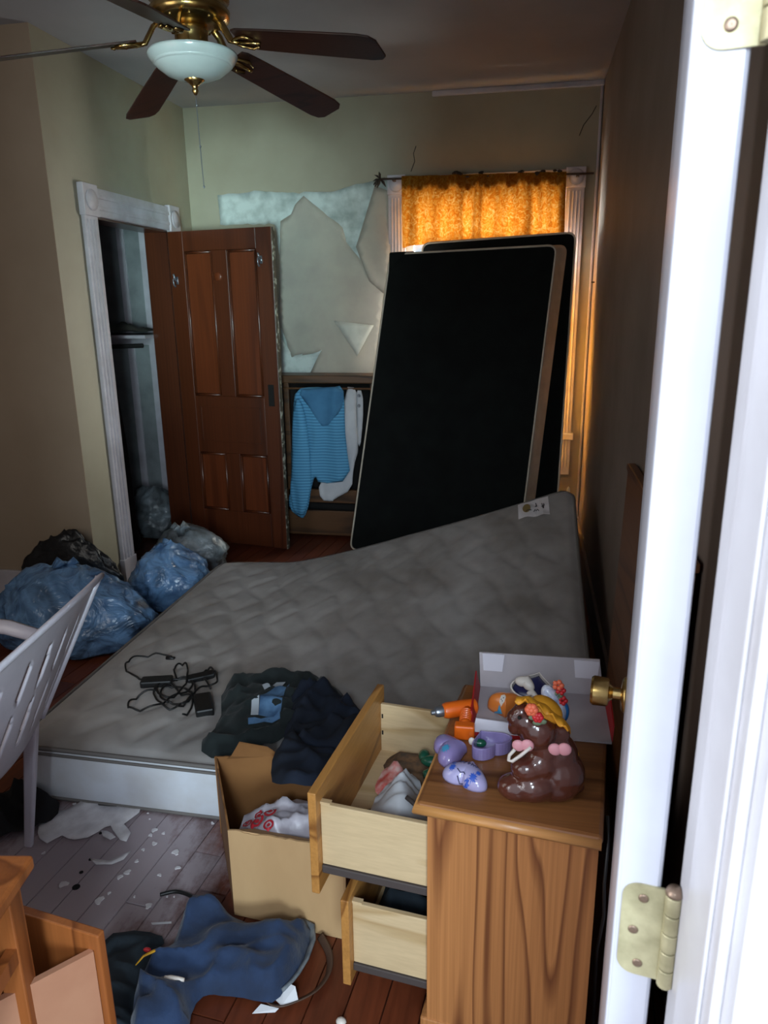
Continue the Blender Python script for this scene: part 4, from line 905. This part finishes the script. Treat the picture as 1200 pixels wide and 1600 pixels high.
# white and blue glazed bird figurine with flowers
t = thing('bird_figurine', V((.075, 1.40, ZT)), 'white and blue glazed figurine with red flowers, behind the brown figurine', 'figurine')
Yb = 1.40
def E(g, x, y, Y, r, sq=1, M_=None): return g.ell(aY(x, y, Y), (r, r*sq, r) if not isinstance(r, tuple) else r, M_)
rot = Matrix.Rotation(.5, 4, 'Y')
g = G(); E(g, 862, 1092, Yb, (.018, .018, .034), M_=Matrix.Rotation(-.5, 4, 'Y')); E(g, 866, 1112, Yb, (.026, .022, .03)); E(g, 853, 1105, Yb, (.03, .014, .014), M_=Matrix.Rotation(-.6, 4, 'Y')); g.ell((.075, Yb, ZT+.05), (.03, .025, .049))
build('bird_body', g, mat('white_blue_glaze', (214, 218, 232), .3, (90, 120, 180), 26, sharp=(.5, .7), coat=.4), t, smooth=True, mods=[('REMESH', dict(mode='VOXEL', voxel_size=.003)), ('SMOOTH', dict(iterations=4))])
g = G(); E(g, 879, 1112, Yb+.005, (.014, .014, .024)); build('blue_ribbon', g, m_blue, t, smooth=True)
for x, y, m_, r in ((872, 1070, m_coral, .010), (876, 1078, m_redpaint, .009), (879, 1094, m_redpaint, .009), (872, 1086, m_leaf, .008)):
    g = G()
    for k in range(5): g.ell(aY(x, y, Yb-.005)+V((math.cos(k*1.257)*r*.7, -.002, math.sin(k*1.257)*r*.7)), r*.55, n=8, m=6)
    build('flower', g, m_, t, smooth=True)
g = G().tube([(.085, Yb+.005, ZT+.04), aY(876, 1085, Yb)], .006, 8); build('stem', g, m_leaf, t, smooth=True)
# brown seated animal figurine with bonnet
Yr = 1.262
t = thing('animal_figurine', V((.05, Yr, ZT)), 'glossy chocolate brown seated animal figurine wearing a yellow bonnet', 'figurine')
def C7(x, y): return 640+x/3.333, 1000+y/3.333
g = G()
def E7(x, y, Y, r, M_=None): px, py = C7(x, y); g.ell(aY(px, py, Y), r, M_)
RY_ = lambda a: Matrix.Rotation(math.radians(a), 4, 'Y')
E7(560, 765, Yr-.012, (.040, .030, .027)); E7(640, 755, Yr-.010, (.045, .036, .032))       # haunch and foot
E7(780, 690, Yr+.02, (.050, .046, .052)); E7(770, 600, Yr+.022, (.040, .038, .048))           # body and back
E7(860, 765, Yr+.035, (.020, .022, .020)); E7(610, 668, Yr-.012, (.032, .026, .024)); E7(680, 640, Yr, (.034, .03, .03), RY_(30)); E7(740, 745, Yr+.015, (.055, .045, .030))
E7(700, 560, Yr+.008, (.030, .030, .034)); E7(665, 470, Yr, (.036, .034, .036)); E7(610, 430, Yr-.004, (.026, .024, .026)); E7(545, 405, Yr-.008, (.015, .016, .017)); E7(545, 455, Yr-.006, (.013, .014, .015))
E7(760, 480, Yr+.012, (.030, .014, .022), RY_(20)); E7(585, 370, Yr-.004, (.018, .018, .016))
g.ell((.045, Yr, ZT+.013), (.05, .034, .013))
for p in g.v: p.z = max(p.z, ZT+.0005)
build('body', g, m_choc, t, smooth=True, mods=[('REMESH', dict(mode='VOXEL', voxel_size=.0026)), ('SMOOTH', dict(iterations=22))])
px, py = C7(572, 405); build('eye', G().ell(aY(px, py, Yr-.024), .0038, n=10, m=8), m_dark, t, smooth=True)
px, py = C7(700, 420); cb = aY(px, py, Yr+.012)
def bon(u, v):
    # brim arcs over the head from the brow to the back of the neck
    s = -.1+1.15*u; X7 = 575+s*245; Y7 = 318+150*max(0, s)**1.7+10*math.sin(u*20)*(v)
    a, b = C7(X7, Y7); p = aY(a, b, Yr-.022+.055*v); return p+V((.004*v, 0, .012*math.sin(v*math.pi)-.010*(v < .1)*math.sin(u*25)))
build('bonnet_brim', G().grid(bon, 30, 10), m_bonnet, t, smooth=True, mods=[SOL(.005), SUB1])
g = G().ell(cb+V((.004, .008, .020)), (.034, .030, .020), RY_(32)); build('bonnet_crown', g, m_bonnet, t, smooth=True)
for x, y, m_, r in ((635, 360, m_coral, .0125), (668, 400, m_redpaint, .0105), (640, 405, m_leaf, .006), (690, 425, m_leaf, .007), (665, 432, m_leaf, .007)):
    a, b = C7(x, y); g = G(); cc = aY(a, b, Yr-.036)
    if r > .009:
        for k in range(6): g.ell(cc+V((math.cos(k*1.047)*r*.5, -.002, math.sin(k*1.047)*r*.5)), r*.55, n=8, m=6)
        g.ell(cc+V((0, -.004, 0)), r*.5, n=8, m=6); build('flower', g, m_, t, smooth=True)
    else: build('leaf', G().ell(cc, (r*1.3, r*.5, r*.8), n=10, m=6), m_, t, smooth=True)
for x, y, s in ((590, 552, 1), (782, 572, 1.05)):
    a, b = C7(x, y); cc = aY(a, b, Yr-.034); g = G()
    g.ell(cc+V((-.008*s, 0, 0)), (.0125*s, .006, .0115*s), RY_(35), n=12, m=8).ell(cc+V((.008*s, 0, .002)), (.0125*s, .006, .0125*s), RY_(-25), n=12, m=8); build('pink_bow', g, m_pink, t, smooth=True)
g = G(); pts = [aY(*C7(x, y), Yr-.04) for x, y in ((548, 570), (520, 600), (515, 625), (535, 632), (580, 600), (632, 558))]; g.tube(pts, .0034, 7); build('cream_strap', g, m_cream, t, smooth=True)
a, b = C7(858, 600); build('yellow_bloom', G().ell(aY(a, b, Yr+.05), (.009, .006, .012), n=10, m=8), m_bonnet, t, smooth=True)
# ------------------------------------------------------------------ wooden stand at the lower left with a pulled drawer
t = thing('wooden_stand', (-1.05, .8, 0), 'orange brown wooden stand at the lower left with a drawer pulled out', 'nightstand')
ex = V((.985, .17, 0)); ey = V((-.17, .985, 0)); O2 = V((-.80, .925, 0))
def sb(name, a, b, m, parent=t, bevel=0): return build(name, G().obox(O2, ex, ey, ZZ, a, b), m, parent, bevel=bevel)
sb('top', (-.52, -.36, .595), (.0, .0, .622), m_deskw, bevel=.006)
sb('side_panel', (-.50, -.045, 0), (-.022, -.022, .595), m_deskw); sb('side_panel', (-.50, -.345, 0), (-.022, -.325, .595), m_deskw)
sb('post', (-.06, -.058, 0), (-.020, -.020, .595), m_deskw, bevel=.003); sb('post', (-.06, -.345, 0), (-.02, -.31, .595), m_deskw, bevel=.003)
sb('back_panel', (-.5, -.325, .04), (-.485, -.045, .595), m_deskw); sb('rail', (-.04, -.31, .45), (-.022, -.058, .48), m_deskw)
zt = .42
f0, f1, f2 = aZ(36, 1413, zt), aZ(163, 1452, zt), None
fn_ = (f1-f0); fn_.z = 0; fu = fn_.normalized(); fv = V((fu.y, -fu.x, 0))
dr = build('drawer_front', G().obox(V((f1.x, f1.y, 0)), -fu, fv, ZZ, (0, 0, .18), (.27, .018, zt)), m_deskw, t, bevel=.003)
s1 = aZ(146, 1487, zt-.035); s0 = aZ(36, 1545, zt-.035); sd = V((s0.x-s1.x, s0.y-s1.y, 0)); sl = sd.length; sd.normalize(); sn = V((sd.y, -sd.x, 0))
if sn.y > 0: sn = -sn
build('drawer_side', G().obox(V((s1.x, s1.y, 0)), sd, -sn, ZZ, (0, 0, .20), (sl+.1, .012, zt-.035)), m_deskin, dr)
bq = V((f1.x, f1.y, 0))-fu*.05; build('drawer_bottom', G().add([V((s1.x, s1.y, .21)), V((s1.x, s1.y, .21))+sd*(sl+.1), V((s1.x, s1.y, .21))+sd*(sl+.1)-fu*.2, V((s1.x, s1.y, .21))-fu*.22], [(0, 1, 2, 3)]), m_dark, dr, mods=[SOL(.004)])
# ------------------------------------------------------------------ headboard against the right wall
t = thing('headboard', (.33, 1.95, 0), 'brown wooden headboard panel leaning along the right wall behind the door', 'headboard')
build('panel', G().hexa([(.300, 1.46, 0), (.318, 1.46, 0), (.318, 2.42, 0), (.300, 2.42, 0), (.324, 1.46, 1.0), (.340, 1.46, 1.0), (.340, 2.43, 1.0), (.324, 2.43, 1.0)]), m_head, t, bevel=.004)
build('cap_rail', G().hexa([(.318, 1.46, 1.0), (.346, 1.46, 1.0), (.346, 2.43, 1.0), (.318, 2.43, 1.0), (.320, 1.46, 1.022), (.346, 1.46, 1.022), (.346, 2.42, 1.022), (.320, 2.42, 1.022)]), m_head, t, bevel=.004)
# ------------------------------------------------------------------ ceiling fan
FC = V((-1.105, 2.53, 0))
fan = thing('ceiling_fan', (FC.x, FC.y, ZC), 'brass ceiling fan with five dark wooden blades and frosted bowl light', 'ceiling fan')
TF = Matrix.Translation(FC)
build('canopy', G().lathe([(.0, ZC-.001), (.07, ZC-.001), (.072, ZC-.02), (.055, ZC-.055), (.02, ZC-.07), (.0, ZC-.07)], 28, TF), m_brass, fan, smooth=True)
build('downrod', G().lathe([(.013, ZC-.07), (.013, 2.50)], 14, TF), m_brass, fan, smooth=True)
mo = build('motor', G().lathe([(0, 2.53), (.045, 2.525), (.06, 2.50), (.118, 2.488), (.127, 2.475), (.127, 2.455), (.118, 2.448), (.118, 2.43), (.127, 2.423), (.124, 2.402), (.098, 2.388), (.06, 2.38), (0, 2.38)], 36, TF), m_brass, fan, smooth=True)
build('switch_housing', G().lathe([(0, 2.385), (.05, 2.382), (.056, 2.37), (.052, 2.355), (.052, 2.312), (.058, 2.303), (0, 2.303)], 28, TF), m_brass, fan, smooth=True)
for k in range(10):
    a = k*.628+.1; build('vent_screw', G().ell(FC+V((.1*math.cos(a), .1*math.sin(a), 2.39)), .006, n=8, m=6), m_brass, mo, smooth=True)
bw = build('bowl', G().lathe([(.052, 2.302), (.120, 2.306), (.142, 2.303), (.143, 2.296), (.134, 2.282), (.114, 2.262), (.088, 2.244), (.055, 2.232), (.02, 2.228), (0, 2.228)], 40, TF), m_glass, fan, smooth=True)
build('bowl_ring', G().lathe([(.126, 2.280), (.1275, 2.274), (.120, 2.268)], 40, TF), m_glass, bw, smooth=True)
build('finial', G().lathe([(0, 2.236), (.03, 2.234), (.033, 2.229), (.02, 2.220), (.011, 2.212), (.008, 2.204), (.011, 2.198), (.007, 2.190), (.004, 2.185), (0, 2.184)], 20, TF), m_brass, fan, smooth=True)
pc = aY(315, 295, FC.y+.0); c0 = FC+V((.0, .0, 2.19))
build('pull_chain', G().tube([c0, c0.lerp(V((c0.x+.004, c0.y, pc.z)), .4), V((c0.x+.006, c0.y, pc.z))], .0016, 6), m_steel, fan)
for s in (.12, .55, .98): build('chain_bead', G().ell(c0.lerp(V((c0.x+.006, c0.y, pc.z)), s), .004, n=8, m=6), m_steel, fan, smooth=True)
for k in range(5):
    a = -.181+k*math.radians(72); e = V((math.cos(a), math.sin(a), 0)); sde = V((-math.sin(a), math.cos(a), 0))
    def bp(r, s, up=0):  # droop outward, pitched about the blade axis
        z = 2.335-.093*(r-.11)/.53; pit = math.radians(-13)
        return FC+e*r+sde*(s*math.cos(pit))+ZZ*(z+s*math.sin(pit)+up)
    prof = [(.17, .045), (.19, .054), (.25, .058), (.45, .064), (.60, .067), (.635, .060), (.652, .040)]
    top = [bp(r, s) for r, s in prof]+[bp(r, -s) for r, s in prof[::-1]]
    # tip cut on the slant
    bl = build('blade', G().prism(top, ZZ*.006), m_blade, fan, bevel=.0015)
    g = G().tube([FC+e*.085+ZZ*2.395, FC+e*.115+ZZ*2.375, bp(.145, 0, -.004), bp(.175, 0, -.006)], [.011, .012, .013, .014], 8, flat=.55)
    for s in (-1, 1): g.tube([bp(.15, 0, -.006), bp(.175, .022*s, -.007), bp(.21, .034*s, -.006), bp(.235, .02*s, -.006)], [.009, .008, .008, .006], 7, flat=.6)
    g.tube([bp(.16, 0, -.007), bp(.25, 0, -.006)], [.010, .006], 7, flat=.6)
    ir = build('blade_iron', g, m_brass, fan, smooth=True)
    for r, s in ((.205, .03), (.205, -.03), (.24, 0)): build('screw', G().ell(bp(r, s, -.009), (.006, .006, .004), n=8, m=6), m_brass, ir, smooth=True)
# ------------------------------------------------------------------ floor litter
def C1(p): return 40+p[0]/3.53, 1220+p[1]/3.53
big = [C1(p) for p in ((65, 240), (110, 205), (150, 180), (220, 170), (290, 130), (340, 100), (372, 98), (410, 145), (500, 152), (560, 140), (640, 130), (630, 180), (585, 215), (545, 245), (580, 295), (560, 340), (520, 335), (500, 300), (470, 255), (432, 265), (400, 285), (340, 320), (270, 330), (200, 310), (120, 350), (75, 325))]
def flake(px, label, group=None, h=.004, seed=0, cell=.03, nm='plaster_flake'):
    P = xy(px, .003); Q = []
    for i in range(len(P)):
        a = P[i]; b = P[(i+1) % len(P)]; k = max(1, int(math.hypot(b[0]-a[0], b[1]-a[1])/.02))
        for s in range(k):
            x = a[0]+(b[0]-a[0])*s/k; y = a[1]+(b[1]-a[1])*s/k; Q.append((x+.006*noise.noise(V((x*60, y*60, seed))), y+.006*noise.noise(V((x*60, y*60, seed+4)))))
    return build(nm, patch(Q, cell, lambda x, y, d: V((x, y, .0015+h*(.5+.5*fbm(x*9, y*9, seed))+.003*(1-sstep(0, .03, d))))), m_flake, smooth=True, label=label, cat='plaster', group=group, mods=[SOL(.003, 1)])
flake(big, 'largest sheet of fallen white plaster on the floor in front of the mattress', seed=1)
flake([C1(p) for p in ((380, 96), (430, 98), (482, 112), (470, 130), (420, 126))], 'small plaster flake touching the mattress, behind the largest sheet', seed=2, cell=.015)
flake([C1(p) for p in ((415, 285), (455, 285), (498, 318), (470, 330), (430, 308))], 'loose plaster flake by the gap in the largest sheet', seed=3, cell=.015)
flake([C1(p) for p in ((360, 440), (470, 450), (540, 415), (582, 400), (540, 440), (480, 466), (400, 466))], 'thin curved plaster strip below the largest sheet', seed=4, cell=.015)
chips = [(710, 348), (830, 394), (405, 660), (210, 570), (675, 180), (745, 165), (685, 212), (710, 272), (650, 380), (612, 444), (1030, 235), (780, 640), (630, 880), (100, 400), (690, 300), (560, 505), (520, 530), (740, 520), (820, 640), (270, 130), (760, 290), (600, 640), (460, 620), (680, 690), (840, 480)]
me = None
for k, p in enumerate(chips):
    c = aZ(*C1(p), .002)
    if me is None:
        g = G(); n = 9; pts = [V((math.cos(i*.698)*(.8+.25*math.sin(i*2.3)), math.sin(i*.698)*(.7+.3*math.cos(i*1.7)), 0))*.010+c for i in range(n)]
        g.prism(pts, ZZ*.003); o = build('paint_chip', g, m_flake, label='small white paint chip scattered on the floor boards', cat='paint chip', group='white paint chips on the floor'); me = o
    else:
        o = me.copy(); sc.collection.objects.link(o); o.location = (c.x, c.y, .001)
        s = random.uniform(.35, 1.3) if k > 3 else 1.4; o.scale = (s*random.uniform(.7, 1.5), s, 1)
        o.rotation_euler = (0, 0, random.uniform(0, 6.28))
    OFF[o.name] = c
zero = lambda x, y: 0.0
jn = heap('denim_jeans', xy([(290, 1412), (330, 1408), (372, 1434), (440, 1436), (478, 1443), (491, 1456), (478, 1500), (455, 1532), (432, 1562), (405, 1560), (372, 1548), (322, 1546), (300, 1566), (292, 1620), (200, 1640), (205, 1560), (228, 1500), (262, 1486), (280, 1450)], .03), m_denim, zero, .105, 8, .35, seed=31, cell=.010, edge=.025, smoothn=1,
     label='crumpled blue denim jeans on the floor in front of the cardboard box', cat='jeans')
wbp = [aZ(x, y, .03) for x, y in ((470, 1440), (488, 1450), (489, 1470), (478, 1500), (466, 1520), (455, 1534), (440, 1548))]
build('waistband', G().tube([p for p in wbp], .011, 8, flat=.45), mat('grey_waistband', (128, 132, 134), .85, (92, 100, 108), 40), jn, smooth=True)
heap('teal_garment', xy([(160, 1458), (225, 1448), (262, 1460), (238, 1488), (214, 1530), (212, 1640), (120, 1650), (150, 1560), (158, 1500)], .02), m_teal, zero, .075, 9, .9, seed=33, cell=.011, edge=.03, smoothn=1,
     label='dark teal garment on the floor beside the wooden stand', cat='clothing')
def curve(px, z, r, m, name, label, cat, flat=1.0):
    pts = []
    for i in range(len(px)-1):
        p0 = px[max(i-1, 0)]; p1 = px[i]; p2 = px[i+1]; p3 = px[min(i+2, len(px)-1)]
        for k in range(8):
            s = k/8; f = lambda a, b, c_, d: .5*(2*b+(c_-a)*s+(2*a-5*b+4*c_-d)*s*s+(3*b-a-3*c_+d)*s**3)
            pts.append(aZ(f(p0[0], p1[0], p2[0], p3[0]), f(p0[1], p1[1], p2[1], p3[1]), z))
    return build(name, G().tube(pts, r, 8, flat=flat), m, smooth=True, label=label, cat=cat)
curve([(250, 1398), (275, 1393), (298, 1400), (312, 1412), (330, 1425)], .006, .005, m_rubber, 'black_cable', 'short black cable on the floor above the jeans', 'cable')
curve([(500, 1462), (514, 1490), (513, 1520), (495, 1546), (468, 1562), (435, 1572), (415, 1560), (418, 1544), (436, 1538)], .012, .010, mat('brown_belt', (84, 62, 50), .5), 'thin_belt', 'thin brownish belt looping on the floor at the end of the jeans', 'belt', .25)
def sheetpx(name, px, z0, lifts, m, label, cat):
    g = G().add([aZ(x, y, z0)+ZZ*l for (x, y), l in zip(px, lifts)], [tuple(range(len(px)))]); build(name, g, m, label=label, cat=cat, mods=[SOL(.001)])
sheetpx('paper_scrap', [(428, 1560), (446, 1544), (462, 1552), (466, 1564), (440, 1572)], .014, (0, .02, .02, .004, 0), m_paperw, 'white paper scrap standing inside the loop of the belt', 'paper')
sheetpx('paper_scrap', [(394, 1584), (408, 1572), (436, 1578), (430, 1582)], .002, (0, .006, .004, 0), m_paperw, 'flat white paper scrap on the floor in front of the belt', 'paper')
sheetpx('paper_scrap', [(236, 1442), (268, 1441), (268, 1444), (238, 1445)], .003, (0, .002, .002, 0), m_paperw, 'narrow white paper strip on the boards beside the jeans', 'paper')
t = thing('toy_feather', aZ(230, 1490, .05), 'small yellow and red toy piece lying on the jeans', 'toy')
build('yellow_blade', G().tube([aZ(212, 1508, .055), aZ(224, 1494, .066), aZ(240, 1486, .07), aZ(250, 1482, .066)], [.003, .006, .008, .003], 8, flat=.4), m_yellow, t, smooth=True)
build('red_tip', G().ell(aZ(230, 1484, .06), (.010, .006, .005), n=10, m=6), m_redpaint, t, smooth=True)
t = thing('small_brush', aZ(262, 1529, .06), 'small pale handled brush lying on the jeans', 'brush')
a, b, c = aZ(240, 1531, .072), aZ(257, 1528, .072), aZ(288, 1531, .072)
build('handle', G().tube([b, b.lerp(c, .3), b.lerp(c, .7), c], [.005, .007, .006, .004], 8), m_cream, t, smooth=True); build('ferrule', G().tube([a, b], [.0025, .004], 8), m_steel, t, smooth=True)
build('debris_lump', G().ell(aZ(533, 1596, .01), (.012, .010, .008), n=10, m=6), m_cream, smooth=True, label='tiny pale crumb on the red boards at the bottom edge', cat='debris')

# small marks: a cord hanging behind the nightstand, a nail in the corner, dark knots in the boards
pts = [npt(ND+.012, .05, .60-.0), npt(ND+.016, .02, .57), npt(ND+.014, -.01, .50), npt(ND+.018, .0, .42), npt(ND+.012, .04, .30), npt(ND+.016, .06, .12), npt(ND+.02, .08, .006)]
build('black_cable', G().tube(pts, .0032, 7), m_rubber, smooth=True, label='thin dark cable hanging between the nightstand and the open white door', cat='cable')
q = aX(928, 441, XR-.004); wr = bpy.data.objects['wall_right']
build('nail', G().tube([q+V((.004, 0, 0)), q+V((-.014, 0, .001))], .004, 7), m_rod, wr)
for x, y, r in ((119, 1386, .011), (127, 1363, .006), (141, 1343, .005), (157, 1302, .005)):
    c = aZ(x, y, .0); build('knot_hole', G().lathe([(r, -.002), (r*.96, .0008), (0, .0006)], 14, Matrix.Translation(c)), m_dark, fl)
q = aY(888, 768, YB-.004); build('plaster_chip', G().ell(q, (.012, .006, .035), n=8, m=6), m_plaster, wb)
